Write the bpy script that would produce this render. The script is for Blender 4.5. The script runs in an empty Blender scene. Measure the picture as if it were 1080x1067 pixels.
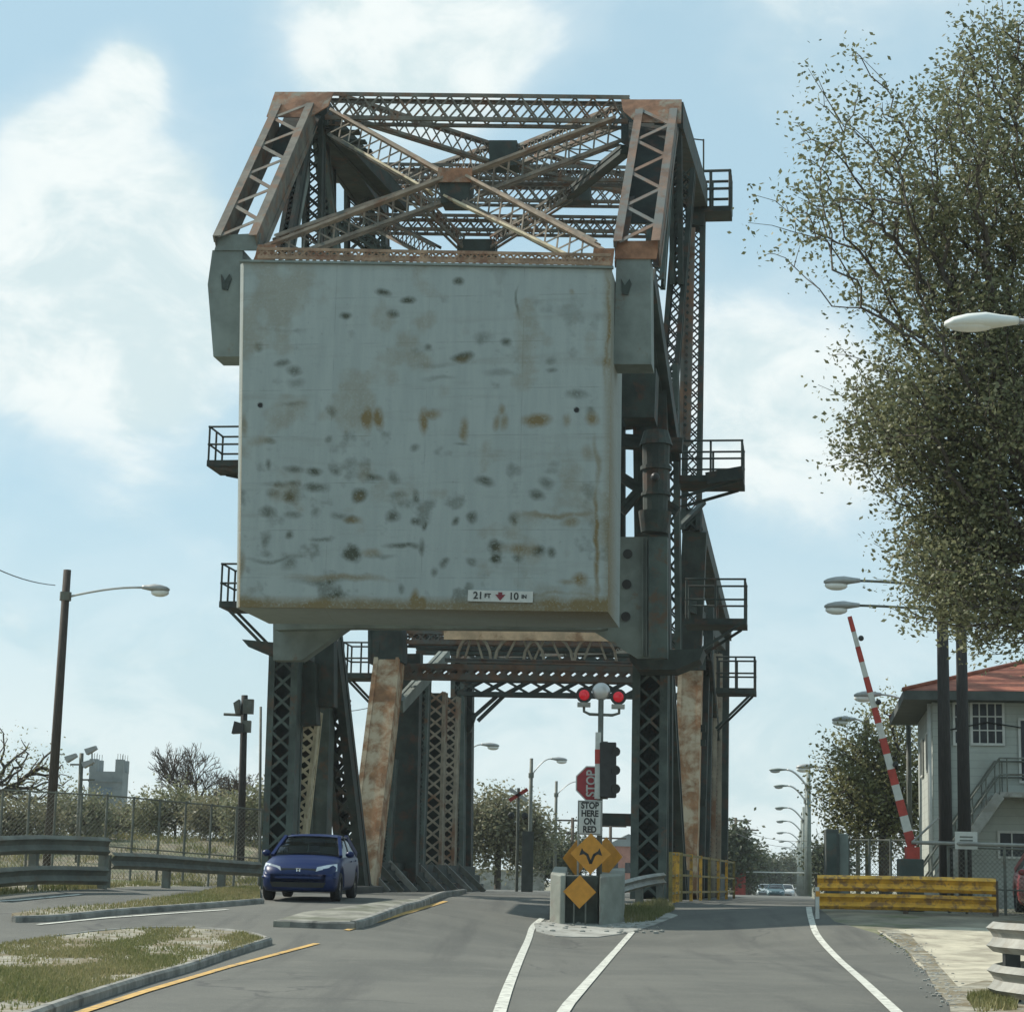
import bpy, math, random
import numpy as np
from mathutils import Vector, Matrix
random.seed(7); rng = np.random.default_rng(11)
scene = bpy.context.scene; col = scene.collection
R = math.radians

# ------------------------------------------------------------------ camera, sky, sun, exposure
F = 2200.0; CAM_Z = 1.3
PITCH, ROLL, YAW = 10.17, 1.238, 8.13
cam_d = bpy.data.cameras.new('camera'); cam = bpy.data.objects.new('camera', cam_d); col.objects.link(cam)
cam_d.sensor_fit = 'HORIZONTAL'; cam_d.sensor_width = 36; cam_d.lens = 36*F/1080
cam_d.clip_start = .1; cam_d.clip_end = 6000
RC = Matrix.Rotation(R(90+PITCH), 3, 'X') @ Matrix.Rotation(R(ROLL), 3, 'Z')
cam.matrix_world = Matrix.Translation((0, 0, CAM_Z)) @ RC.to_4x4()
scene.camera = cam
SUN_EL, SUN_AZ = 43.0, 152.0          # azimuth of the sun measured from +X counter-clockwise
sunv = Vector((math.cos(R(SUN_AZ))*math.cos(R(SUN_EL)), math.sin(R(SUN_AZ))*math.cos(R(SUN_EL)), math.sin(R(SUN_EL))))
sd = bpy.data.lights.new('sun', 'SUN'); sd.energy = 5.0; sd.angle = R(.53); sd.color = (1, .94, .84)
so = bpy.data.objects.new('sun', sd); col.objects.link(so); so.rotation_euler = sunv.to_track_quat('Z', 'Y').to_euler()
scene.view_settings.view_transform = 'Standard'; scene.view_settings.look = 'None'
scene.view_settings.exposure = 0.16; scene.view_settings.gamma = 1
scene.cycles.use_denoising = True
scene.cycles.max_bounces = 6; scene.cycles.transparent_max_bounces = 12

def ray(px, py):
    return RC @ Vector(((px-540)/F, -(py-533.5)/F, -1))
def at(px, py, Y):
    d = ray(px, py); return Vector((0, 0, CAM_Z)) + d*(Y/d.y)

world = bpy.data.worlds.new('World'); scene.world = world; world.use_nodes = True
class NT:
    def __init__(s, tree): s.t = tree; tree.nodes.clear()
    def n(s, typ, ins=None, **kw):
        nd = s.t.nodes.new(typ)
        for k, v in kw.items(): setattr(nd, k, v)
        for k, v in (ins or {}).items(): s.set(nd, k, v)
        return nd
    def set(s, nd, k, v):
        if isinstance(v, bpy.types.NodeSocket): s.t.links.new(v, nd.inputs[k])
        elif isinstance(v, bpy.types.Node): s.t.links.new(v.outputs[0], nd.inputs[k])
        else:
            if isinstance(v, tuple) and len(v) == 3 and nd.inputs[k].type == 'RGBA': v = v+(1,)
            nd.inputs[k].default_value = v
    def math(s, op, a, b=0.0, c=0.0, clamp=False):
        return s.n('ShaderNodeMath', {0: a, 1: b, 2: c}, operation=op, use_clamp=clamp).outputs[0]
    def mix(s, f, a, b, mode='MIX'):
        nd = s.n('ShaderNodeMix', data_type='RGBA', blend_type=mode)
        s.set(nd, 0, f); s.set(nd, 6, a); s.set(nd, 7, b); return nd.outputs[2]
    def noise(s, vec, scale, detail=4, rough=.5, dist=0.0):
        ins = {'Scale': scale, 'Detail': detail, 'Roughness': rough, 'Distortion': dist}
        nd = s.n('ShaderNodeTexNoise', ins)
        if vec is not None: s.set(nd, 'Vector', vec)
        return nd.outputs[0]
    def ramp(s, f, a, b):
        return s.n('ShaderNodeMapRange', {0: f, 1: a, 2: b, 3: 0.0, 4: 1.0}, interpolation_type='SMOOTHSTEP').outputs[0]
w = NT(world.node_tree)
sky = w.n('ShaderNodeTexSky', sky_type='NISHITA'); sky.sun_disc = False
sky.sun_elevation = R(SUN_EL); sky.sun_rotation = R(90-SUN_AZ); sky.air_density = 1.0; sky.dust_density = 1.0; sky.ozone_density = 1.5
tc = w.n('ShaderNodeTexCoord'); G = tc.outputs['Generated']
sep = w.n('ShaderNodeSeparateXYZ', {0: G})
mp = w.n('ShaderNodeMapping', {0: G}); mp.inputs['Scale'].default_value = (1, 1, 1.7)
n1 = w.noise(mp, 9.0, 9, .55, .35); n2 = w.noise(mp, 2.6, 3, .5, .2)
blob = None
for (px, py, rad, st) in [(120, 230, .075, .40), (50, 150, .035, .30), (135, 75, .022, .38), (60, 300, .05, .2), (60, 400, .07, .33), (210, 330, .05, .22), (380, 40, .06, .24), (500, 20, .05, .2),
                          (820, 20, .05, .18), (780, 390, .06, .26), (850, 470, .07, .25), (60, 640, .06, .18), (470, 75, .05, .16), (600, 170, .05, -.1), (0, 0, .07, -.42), (245, 110, .04, -.30), (250, 260, .03, -.15), (20, 520, .04, -.2), (700, 60, .07, -.12), (800, 190, .08, -.2), (50, 560, .05, -.12)]:
    d = ray(px, py).normalized()
    dist = w.n('ShaderNodeVectorMath', {0: G, 1: tuple(d)}, operation='DISTANCE').outputs['Value']
    g = w.math('MULTIPLY', w.math('SUBTRACT', 1.0, w.ramp(dist, 0.0, rad*1.5)), st)
    blob = g if blob is None else w.math('ADD', blob, g)
n3 = w.noise(mp, 30.0, 8, .6, .5)
dens = w.math('ADD', w.math('ADD', w.math('MULTIPLY', n1, .62), w.math('MULTIPLY', n2, .5)), w.math('ADD', w.math('MULTIPLY', n3, .16), blob))
soft = w.ramp(dens, .50, 1.05); crisp = w.ramp(dens, .74, .90)
cov = w.math('ADD', w.math('MULTIPLY', soft, .55), w.math('MULTIPLY', crisp, .42))
hor = w.ramp(sep.outputs[2], .22, 0.0)
cov = w.math('MAXIMUM', cov, w.math('MULTIPLY', hor, .72))
shade = w.mix(w.ramp(w.noise(mp, 14, 7, .6, .4), .36, .6), (6.4, 7.6, 7.75), (8.7, 9.2, 9.0))
tint = w.mix(1.0, sky.outputs[0], (1.0, 1.12, 1.1), 'MULTIPLY')
skc = w.mix(w.math('MULTIPLY', cov, .93), w.mix(.75, tint, (4.7, 6.75, 7.7)), shade)
bg = w.n('ShaderNodeBackground', {0: skc, 1: .1}); out = w.n('ShaderNodeOutputWorld', {0: bg})

# ------------------------------------------------------------------ materials
MATS = {}
def mat(name, base, rough=.8, metal=0.0, var=.25, vscale=3.0, col2=None, c2=(.5, .65), c2scale=2.0, bump=0.0, bscale=20.0, spec=None, stretch=None, emis=None):
    if name in MATS: return MATS[name]
    m = bpy.data.materials.new(name); m.use_nodes = True; t = NT(m.node_tree); MATS[name] = m
    tcn = t.n('ShaderNodeTexCoord'); P = tcn.outputs['Object']
    if stretch: P = t.n('ShaderNodeMapping', {0: P, 'Scale': stretch}).outputs[0]
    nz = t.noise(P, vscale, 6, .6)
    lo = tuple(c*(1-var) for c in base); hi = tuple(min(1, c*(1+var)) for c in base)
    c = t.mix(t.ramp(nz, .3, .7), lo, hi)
    if col2:
        k = t.ramp(t.noise(P, c2scale, 7, .65, .3), c2[0], c2[1]); c = t.mix(k, c, col2)
    ins = {'Base Color': c, 'Roughness': rough, 'Metallic': metal}
    if name == 'house_wall':
        zz = t.math('FRACT', t.math('MULTIPLY', t.n('ShaderNodeSeparateXYZ', {0: P}).outputs[2], 4.5)); ins['Base Color'] = t.mix(t.math('MULTIPLY', t.ramp(zz, .12, 0.0), .45), c, (.12, .13, .12))
    b = t.n('ShaderNodeBsdfPrincipled', ins)
    if spec is not None: b.inputs['Specular IOR Level'].default_value = spec
    if bump: t.set(b, 'Normal', t.n('ShaderNodeBump', {'Strength': bump, 'Distance': .02, 'Height': t.noise(P, bscale, 5, .6)}).outputs[0])
    if emis:
        t.set(b, 'Emission Color', emis[0]); b.inputs['Emission Strength'].default_value = emis[1]
    t.n('ShaderNodeOutputMaterial', {0: b}); return m
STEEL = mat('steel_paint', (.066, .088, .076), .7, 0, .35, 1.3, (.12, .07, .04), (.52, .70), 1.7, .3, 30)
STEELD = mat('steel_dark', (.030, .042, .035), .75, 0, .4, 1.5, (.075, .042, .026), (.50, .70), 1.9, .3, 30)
STEELG = mat('steel_grey', (.17, .20, .18), .7, 0, .22, 1.2, (.16, .11, .07), (.6, .75), 1.5, .3, 30)
RUSTY = mat('steel_rusty', (.27, .135, .075), .85, 0, .4, 1.8, (.29, .27, .21), (.50, .68), 1.6, .4, 25)
RUSTM = mat('steel_half_rusty', (.17, .105, .07), .85, 0, .35, 1.5, (.13, .14, .13), (.42, .6), 1.2, .4, 25)
RUSTP = mat('strut_rust', (.30, .155, .075), .9, 0, .3, 2.2, (.52, .42, .29), (.42, .62), 1.3, .3, 25)
ASPH = mat('asphalt', (.135, .138, .128), .9, 0, .16, .35, (.165, .162, .148), (.45, .7), .22, .35, 60)
def asphalt():
    m = bpy.data.materials.new('asphalt_worn'); m.use_nodes = True; t = NT(m.node_tree)
    P = t.n('ShaderNodeTexCoord').outputs['Object']
    c = t.mix(t.ramp(t.noise(P, .28, 6, .6), .3, .7), (.070, .072, .061), (.112, .111, .093))
    c = t.mix(t.math('MULTIPLY', t.ramp(t.noise(P, 1.6, 5, .7), .5, .75), .5), c, (.14, .136, .114))
    lng = t.noise(t.n('ShaderNodeMapping', {0: P, 'Scale': (.9, .05, 1)}).outputs[0], 1.4, 4, .6)
    c = t.mix(t.math('MULTIPLY', t.ramp(lng, .5, .72), .7), c, (.046, .047, .041))
    sp = t.noise(P, 45, 3, .8); c = t.mix(t.math('MULTIPLY', t.ramp(sp, .52, .72), .35), c, (.30, .29, .27)); c = t.mix(t.math('MULTIPLY', t.ramp(sp, .48, .3), .4), c, (.06, .06, .06))
    wp = t.n('ShaderNodeVectorMath', {0: P, 1: t.n('ShaderNodeVectorMath', {0: t.n('ShaderNodeTexNoise', {'Vector': P, 'Scale': .9, 'Detail': 5}).outputs['Color'], 1: (1.6, 1.6, 0)}, operation='MULTIPLY').outputs[0]}, operation='ADD').outputs[0]
    vo = t.n('ShaderNodeTexVoronoi', {'Vector': wp, 'Scale': .17}, feature='DISTANCE_TO_EDGE').outputs[0]
    ck = t.math('MULTIPLY', t.ramp(vo, .007, .002), t.ramp(t.noise(P, .15, 2), .42, .58)); c = t.mix(t.math('MULTIPLY', ck, .75), c, (.045, .045, .042))
    b = t.n('ShaderNodeBsdfPrincipled', {'Base Color': c, 'Roughness': .88, 'Normal': t.n('ShaderNodeBump', {'Strength': .4, 'Distance': .01, 'Height': sp}).outputs[0]})
    t.n('ShaderNodeOutputMaterial', {0: b}); return m
ASPH = asphalt()
ASPH2 = mat('asphalt_old', (.14, .14, .132), .92, 0, .2, .8, (.19, .185, .165), (.45, .7), .5, .35, 60)
CONC = mat('concrete', (.42, .385, .29), .9, 0, .22, 1.2, (.27, .24, .18), (.46, .68), 1.3, .3, 40)
CONCD = mat('concrete_grey', (.30, .30, .27), .9, 0, .22, 1.8, (.17, .165, .14), (.48, .7), 2.2, .3, 40)
KERB = mat('kerb', (.22, .215, .19), .92, 0, .35, 2.5, (.08, .08, .072), (.5, .7), 2.0, .3, 40)
DIRT = mat('dry_ground', (.23, .205, .15), .95, 0, .35, .9, (.11, .13, .055), (.45, .62), .35, .5, 30)
SAND = mat('sandy_soil', (.25, .235, .185), .95, 0, .45, 3.5, (.15, .12, .065), (.42, .6), 1.3, .5, 30)
LEVEE = mat('levee_grass', (.15, .13, .085), .95, 0, .4, .9, (.085, .095, .045), (.45, .62), .6, .4, 10)
WHITE = mat('road_white', (.52, .52, .46), .85, 0, .15, 5, (.16, .16, .145), (.54, .66), 7)
YELLOW = mat('road_yellow', (.50, .31, .09), .85, 0, .2, 4, (.14, .13, .11), (.52, .66), 6)
GALV = mat('galvanised', (.27, .27, .24), .55, .3, .22, 2.5, (.22, .20, .16), (.5, .72), 3)
GALVD = mat('galvanised_dull', (.13, .14, .118), .7, .2, .25, 2.5, (.12, .10, .07), (.5, .72), 3)
YRAIL = mat('yellow_paint', (.62, .34, .04), .55, 0, .25, 3, (.26, .15, .06), (.48, .62), 5)
YOLD = mat('yellow_worn', (.24, .19, .06), .7, 0, .3, 4, (.14, .10, .05), (.5, .65), 4)
WOODP = mat('pole_wood', (.10, .075, .055), .9, 0, .3, 6, (.15, .12, .09), (.5, .7), 5, .4, 30, stretch=(8, 8, .6))
WOODD = mat('pole_dark', (.03, .028, .025), .9, 0, .3, 6, stretch=(8, 8, .6))
ALU = mat('aluminium', (.50, .50, .48), .4, .6, .1, 4)
LAMPG = mat('lamp_grey', (.33, .34, .33), .5, .2, .12, 5)
LENS = mat('lamp_lens', (.75, .76, .72), .25, 0, .05, 4)
LAMPW = mat('lamp_white', (.72, .73, .68), .4, 0, .06, 3)
SIGNY = mat('sign_yellow', (.52, .23, .02), .5, 0, .12, 6)
SIGNR = mat('sign_red', (.30, .025, .03), .5, 0, .15, 6)
SIGNW = mat('sign_white', (.50, .51, .47), .55, 0, .08, 6)
BLACK = mat('black_paint', (.018, .02, .018), .55, 0, .3, 5)
REDL = mat('red_lens', (.55, .015, .03), .15, 0, .1, 5, emis=((1, .02, .03), .12))
REDP = mat('red_stripe', (.36, .045, .03), .6, 0, .2, 4)
WALL = mat('house_wall', (.36, .385, .345), .85, 0, .1, 1.2, (.30, .30, .27), (.55, .75), .9, .2, 30)
TRIMD = mat('dark_trim', (.06, .07, .062), .7, 0, .2, 3)
GLASSD = mat('dark_glass', (.02, .025, .028), .25, 0, .3, 2, spec=.3)
BARK = mat('bark', (.075, .062, .048), .95, 0, .35, 5, bump=.5, bscale=12)
GREYT = mat('weathered_grey', (.20, .225, .225), .9, 0, .2, .3, (.13, .15, .15), (.5, .65), .25)
TREDB = mat('pink_brick', (.36, .17, .13), .9, 0, .2, 1)
RUBBER = mat('rubber', (.022, .022, .022), .85, 0, .2, 5)
def leafmat(name, c, c2, tr=.25, rough=.55):
    m = bpy.data.materials.new(name); m.use_nodes = True; t = NT(m.node_tree); MATS[name] = m
    at_ = t.n('ShaderNodeAttribute', attribute_name='v', attribute_type='GEOMETRY')
    cc = t.mix(at_.outputs['Fac'], c, c2)
    d = t.n('ShaderNodeBsdfPrincipled', {'Base Color': cc, 'Roughness': rough})
    d.inputs['Specular IOR Level'].default_value = .35
    tl = t.n('ShaderNodeBsdfTranslucent', {'Color': cc})
    mx = t.n('ShaderNodeMixShader', {0: tr, 1: d, 2: tl}); t.n('ShaderNodeOutputMaterial', {0: mx}); return m
LOAK = leafmat('leaf_oak', (.085, .10, .044), (.25, .25, .14), .38)
LYEL = leafmat('leaf_spring', (.15, .155, .06), (.28, .27, .13), .35)
LBUSH = leafmat('leaf_bush', (.15, .155, .085), (.29, .27, .17), .4)
LDRY = leafmat('leaf_dry', (.16, .165, .09), (.29, .30, .18), .35)
LFAR = leafmat('leaf_far', (.055, .07, .035), (.11, .125, .065))
GRASS = leafmat('grass_blade', (.12, .145, .045), (.30, .26, .13), .3, .8)

# tile roof
def tilemat():
    m = bpy.data.materials.new('roof_tile'); m.use_nodes = True; t = NT(m.node_tree)
    P = t.n('ShaderNodeTexCoord').outputs['Object']
    z = t.n('ShaderNodeSeparateXYZ', {0: P}).outputs[2]
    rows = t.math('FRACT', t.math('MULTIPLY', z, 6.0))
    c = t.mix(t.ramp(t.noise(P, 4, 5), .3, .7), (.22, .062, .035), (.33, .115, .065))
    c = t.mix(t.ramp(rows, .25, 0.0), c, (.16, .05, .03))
    bp_ = t.n('ShaderNodeBump', {'Strength': .8, 'Distance': .05, 'Height': rows})
    b = t.n('ShaderNodeBsdfPrincipled', {'Base Color': c, 'Roughness': .8, 'Normal': bp_.outputs[0]})
    t.n('ShaderNodeOutputMaterial', {0: b}); return m
TILE = tilemat()
# painted concrete counterweight, stains from a point attribute
def cwmat():
    m = bpy.data.materials.new('counterweight_paint'); m.use_nodes = True; t = NT(m.node_tree)
    P = t.n('ShaderNodeTexCoord').outputs['Object']
    st = t.n('ShaderNodeAttribute', attribute_name='stain').outputs['Color']
    s = t.n('ShaderNodeSeparateColor', {0: st})
    streak = t.noise(t.n('ShaderNodeMapping', {0: P, 'Scale': (1.6, 1.6, .22)}).outputs[0], 2.2, 6, .6)
    hstr = t.noise(t.n('ShaderNodeMapping', {0: P, 'Scale': (.25, .25, 2.2)}).outputs[0], 1.6, 5, .6)
    c = t.mix(t.ramp(streak, .32, .68), (.285, .33, .318), (.325, .37, .355))
    c = t.mix(t.math('MULTIPLY', t.ramp(hstr, .5, .75), .35), c, (.21, .225, .195))
    pz = t.n('ShaderNodeSeparateXYZ', {0: P}).outputs; jt = t.math('MAXIMUM', t.ramp(t.math('ABSOLUTE', t.math('SUBTRACT', t.math('FRACT', t.math('MULTIPLY', pz[2], .82)), .5)), .012, .004), t.math('MULTIPLY', t.ramp(t.math('ABSOLUTE', t.math('SUBTRACT', t.math('FRACT', t.math('MULTIPLY', pz[0], .41)), .5)), .006, .002), .8))
    c = t.mix(t.math('MULTIPLY', jt, t.math('MULTIPLY', t.ramp(t.noise(P, 1.5, 4), .4, .65), .45)), c, (.15, .165, .145))
    c = t.mix(t.math('MULTIPLY', t.ramp(t.noise(P, 9, 6, .7), .58, .75), .35), c, (.14, .15, .12))
    fine = t.noise(P, 16, 5, .7)
    k1 = t.math('MULTIPLY', t.math('MULTIPLY', s.outputs[0], 1.25), t.ramp(fine, .15, .55), clamp=True)
    k2 = t.math('MULTIPLY', t.math('MULTIPLY', s.outputs[1], 1.2), t.ramp(fine, .15, .55), clamp=True)
    c = t.mix(k1, c, (.048, .056, .034)); c = t.mix(k2, c, (.17, .125, .05)); c = t.mix(s.outputs[2], c, (.006, .006, .006))
    bmp = t.n('ShaderNodeBump', {'Strength': .35, 'Distance': .02, 'Height': t.noise(P, 25, 6, .7)})
    b = t.n('ShaderNodeBsdfPrincipled', {'Base Color': c, 'Roughness': .75, 'Normal': bmp.outputs[0]})
    t.n('ShaderNodeOutputMaterial', {0: b}); return m
CWM = cwmat()
STEELB = mat('steel_brown', (.20, .165, .125), .85, 0, .35, 1.8, (.09, .10, .085), (.5, .65), 1.5, .3, 25)
STEELW = mat('steel_weathered', (.135, .125, .10), .8, 0, .4, 1.5, (.17, .10, .06), (.48, .62), 1.8, .3, 30)
BEIGE = mat('steel_beige', (.27, .235, .175), .85, 0, .25, 2.0, (.19, .10, .055), (.5, .65), .5, .3, 25)
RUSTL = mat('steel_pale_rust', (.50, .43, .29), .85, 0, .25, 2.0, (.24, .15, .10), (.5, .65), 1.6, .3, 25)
CWP_ = mat('counterweight_plain', (.21, .25, .245), .8, 0, .15, 1.3, (.20, .16, .09), (.56, .72), 1.2, .3, 25)

# ------------------------------------------------------------------ helpers
def tag(o, label=None, cat=None, group=None, kind=None):
    if label: o['label'] = label
    if cat: o['category'] = cat
    if group: o['group'] = group
    if kind: o['kind'] = kind
    return o
def empty(name, loc=(0, 0, 0), rz=0.0, label=None, cat=None, group=None):
    o = bpy.data.objects.new(name, None); col.objects.link(o); o.location = loc; o.rotation_euler = (0, 0, rz)
    o.empty_display_size = .2
    return tag(o, label, cat, group)
class MB:
    def __init__(s): s.v = []; s.f = []
    def add(s, vs, fs):
        n = len(s.v); s.v += [tuple(v) for v in vs]; s.f += [tuple(i+n for i in f) for f in fs]; return s
    def bar(s, p0, p1, u, hu, hv, hu1=None, hv1=None):
        p0 = Vector(p0); p1 = Vector(p1); a = (p1-p0).normalized(); u = Vector(u); u = (u-a*u.dot(a)).normalized(); v = a.cross(u)
        hu1 = hu if hu1 is None else hu1; hv1 = hv if hv1 is None else hv1
        vs = [p0+u*(i*hu)+v*(j*hv) for i, j in ((-1, -1), (1, -1), (1, 1), (-1, 1))]+[p1+u*(i*hu1)+v*(j*hv1) for i, j in ((-1, -1), (1, -1), (1, 1), (-1, 1))]
        return s.add(vs, [(3, 2, 1, 0), (4, 5, 6, 7), (0, 1, 5, 4), (1, 2, 6, 5), (2, 3, 7, 6), (3, 0, 4, 7)])
    def box(s, c, dx, dy, dz, rz=0.0):
        c = Vector(c); x = Vector((math.cos(rz), math.sin(rz), 0))
        return s.bar(c-Vector((0, 0, dz/2)), c+Vector((0, 0, dz/2)), x, dx/2, dy/2)
    def tube(s, pts, rad, n=6, cap=True):
        pts = [Vector(p) for p in pts]; rad = rad if isinstance(rad, (list, tuple)) else [rad]*len(pts)
        ring = []; base = len(s.v); prev = None
        for i, p in enumerate(pts):
            a = (pts[min(i+1, len(pts)-1)]-pts[max(i-1, 0)]).normalized()
            u = a.orthogonal().normalized() if prev is None else (prev-a*prev.dot(a)).normalized()
            prev = u; v = a.cross(u)
            s.v += [tuple(p+(u*math.cos(t)+v*math.sin(t))*rad[i]) for t in (2*math.pi*k/n for k in range(n))]
        for i in range(len(pts)-1):
            for k in range(n):
                a = base+i*n+k; b = base+i*n+(k+1) % n; s.f.append((a, b, b+n, a+n))
        if cap:
            s.f.append(tuple(base+k for k in reversed(range(n)))); s.f.append(tuple(base+(len(pts)-1)*n+k for k in range(n)))
        return s
    def prism(s, poly, vec):
        n = len(poly); poly = [Vector(p) for p in poly]; vec = Vector(vec)
        return s.add(poly+[p+vec for p in poly], [tuple(reversed(range(n))), tuple(range(n, 2*n))]+[(i, (i+1) % n, (i+1) % n+n, i+n) for i in range(n)])
    def ball(s, c, rx, ry=None, rz=None, nu=12, nv=7):
        ry = ry or rx; rz = rz or rx; c = Vector(c); vs = []; fs = []
        for j in range(nv+1):
            t = math.pi*j/nv
            for i in range(nu):
                p = 2*math.pi*i/nu; vs.append(c+Vector((rx*math.sin(t)*math.cos(p), ry*math.sin(t)*math.sin(p), rz*math.cos(t))))
        for j in range(nv):
            for i in range(nu):
                fs.append((j*nu+i, (j+1)*nu+i, (j+1)*nu+(i+1) % nu, j*nu+(i+1) % nu))
        return s.add(vs, fs)
    def build(s, name, m, parent=None, smooth=False, bevel=0.0):
        me = bpy.data.meshes.new(name); me.from_pydata(s.v, [], s.f); me.update()
        me.validate()
        if m: me.materials.append(m)
        o = bpy.data.objects.new(name, me); col.objects.link(o)
        if smooth: me.shade_smooth()
        if bevel:
            b = o.modifiers.new('bevel', 'BEVEL'); b.width = bevel; b.segments = 2; b.limit_method = 'ANGLE'
        if parent is not None:
            o.parent = parent
        return o
def local(mb, root):        # verts given in world space, moved to the frame of a thing at root
    M = (Matrix.Translation(root.location) @ root.rotation_euler.to_matrix().to_4x4()).inverted()
    mb.v = [tuple(M @ Vector(v)) for v in mb.v]; return mb
def text(body, size, m, parent, M, name='lettering', ext=.004, bold=0.0, sx=1.0):
    c = bpy.data.curves.new(name, 'FONT'); c.body = body; c.size = size; c.align_x = 'CENTER'; c.align_y = 'CENTER'; c.extrude = ext; c.offset = bold
    o = bpy.data.objects.new(name, c); col.objects.link(o); bpy.context.view_layer.update()
    me = bpy.data.meshes.new_from_object(o.evaluated_get(bpy.context.evaluated_depsgraph_get()))
    bpy.data.objects.remove(o); me.materials.clear(); me.materials.append(m)
    me.transform(M @ Matrix.Diagonal((sx, 1, 1, 1)))
    o = bpy.data.objects.new(name, me); col.objects.link(o); o.parent = parent; return o
def copy_tree(o, parent=None):
    c = o.copy(); col.objects.link(c); c.parent = parent
    for ch in o.children: copy_tree(ch, c)
    return c
def ss(x, a, b):
    t = min(1, max(0, (x-a)/(b-a))); return t*t*(3-2*t)

# ------------------------------------------------------------------ ground
def g(x, y):
    side = ss(-x, -1.5, 3.0)
    rt = ss(x, 3.5, 8)
    h = .82*((1-side)*((1-rt)*ss(y, 41, 56)+rt*ss(y, 36, 51))+side*ss(y, 27, 50))
    h += .30*ss(-x, 5, 12)*ss(y, 30, 45)
    h *= 1-ss(y, 105, 170)*.9
    if x < -6 and y > 56:
        h += 1.5*ss(-x, 6.6, 9.5)*ss(y, 62, 84)*(1-ss(y, 95, 140))
    return h
def gp(px, py):
    """where the view ray through a pixel of the photograph meets the ground"""
    d = ray(px, py); t0 = 0
    t = 5.0
    while t < 900:
        p = Vector((0, 0, CAM_Z))+d*t
        if p.z <= g(p.x, p.y):
            lo, hi = t0, t
            for _ in range(30):
                m_ = (lo+hi)/2; p = Vector((0, 0, CAM_Z))+d*m_
                if p.z <= g(p.x, p.y): hi = m_
                else: lo = m_
            p = Vector((0, 0, CAM_Z))+d*hi; p.z = g(p.x, p.y); return p
        t0 = t; t *= 1.01
    p = Vector((0, 0, CAM_Z))+d*900; p.z = g(p.x, p.y); return p
def G3(x, y, dz=0.0): return Vector((x, y, g(x, y)+dz))
xs = np.concatenate([np.linspace(-1500, -60, 14), np.arange(-56, -24, 2.0), np.arange(-24, 24, .5), np.arange(24, 60, 2.0), np.linspace(62, 1500, 14)])
ys = np.concatenate([np.linspace(-60, 0, 6), np.arange(4, 90, .5), np.arange(90, 200, 2.5), np.linspace(205, 3000, 24)])
mb = MB(); nx = len(xs)
mb.v = [(float(x), float(y), g(x, y)) for y in ys for x in xs]
mb.f = [(j*nx+i, j*nx+i+1, (j+1)*nx+i+1, (j+1)*nx+i) for j in range(len(ys)-1) for i in range(nx-1)]
tag(mb.build('ground', DIRT, smooth=True), kind='structure')

import bmesh
def drape(poly, off, m, name, step=1.0, kind='structure', thick=0.0, parent=None):
    bm = bmesh.new(); vs = [bm.verts.new((p[0], p[1], 0)) for p in poly]; bm.faces.new(vs)
    bmesh.ops.triangulate(bm, faces=bm.faces[:])
    x0 = min(p[0] for p in poly); x1 = max(p[0] for p in poly); y0 = min(p[1] for p in poly); y1 = max(p[1] for p in poly)
    def cut(co, no): bmesh.ops.bisect_plane(bm, geom=bm.verts[:]+bm.edges[:]+bm.faces[:], plane_co=co, plane_no=no)
    x = math.ceil(x0/step)*step
    while x < x1: cut((x, 0, 0), (1, 0, 0)); x += step
    y = math.ceil(y0/step)*step
    while y < min(y1, 170): cut((0, y, 0), (0, 1, 0)); y += step
    for v in bm.verts: v.co.z = g(v.co.x, v.co.y)+off
    bm.normal_update()
    for f in bm.faces:
        if f.normal.z < 0: f.normal_flip()
    if thick:
        bd = [e for e in bm.edges if e.is_boundary]
        r_ = bmesh.ops.extrude_edge_only(bm, edges=bd)
        for v in r_['geom']:
            if isinstance(v, bmesh.types.BMVert): v.co.z -= thick
    me = bpy.data.meshes.new(name); bm.to_mesh(me); bm.free(); me.materials.append(m)
    o = bpy.data.objects.new(name, me); col.objects.link(o); o.parent = parent
    if kind: o['kind'] = kind
    return o
def pline(pts, n=8):
    """smooth a polyline of ground points"""
    P = [Vector((p[0], p[1], 0)) for p in pts]; out_ = []
    for i in range(len(P)-1):
        a = P[max(i-1, 0)]; b = P[i]; c = P[i+1]; d = P[min(i+2, len(P)-1)]
        for k in range(n):
            t = k/n; out_.append(.5*((2*b)+(c-a)*t+(2*a-5*b+4*c-d)*t*t+(3*b-a-3*c+d)*t**3))
    out_.append(P[-1]); return out_
def pxl(*q):
    out_ = []
    for (a, b), (c, d) in zip(q, q[1:]):
        n = max(2, int(math.hypot(c-a, d-b)/6)); out_ += [gp(a+(c-a)*k/n, b+(d-b)*k/n) for k in range(n)]
    return out_+[gp(*q[-1])]
def pxc(*q):
    P_ = pline([(a, b) for a, b in q], 6); return [gp(p.x, p.y) for p in P_]
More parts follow.
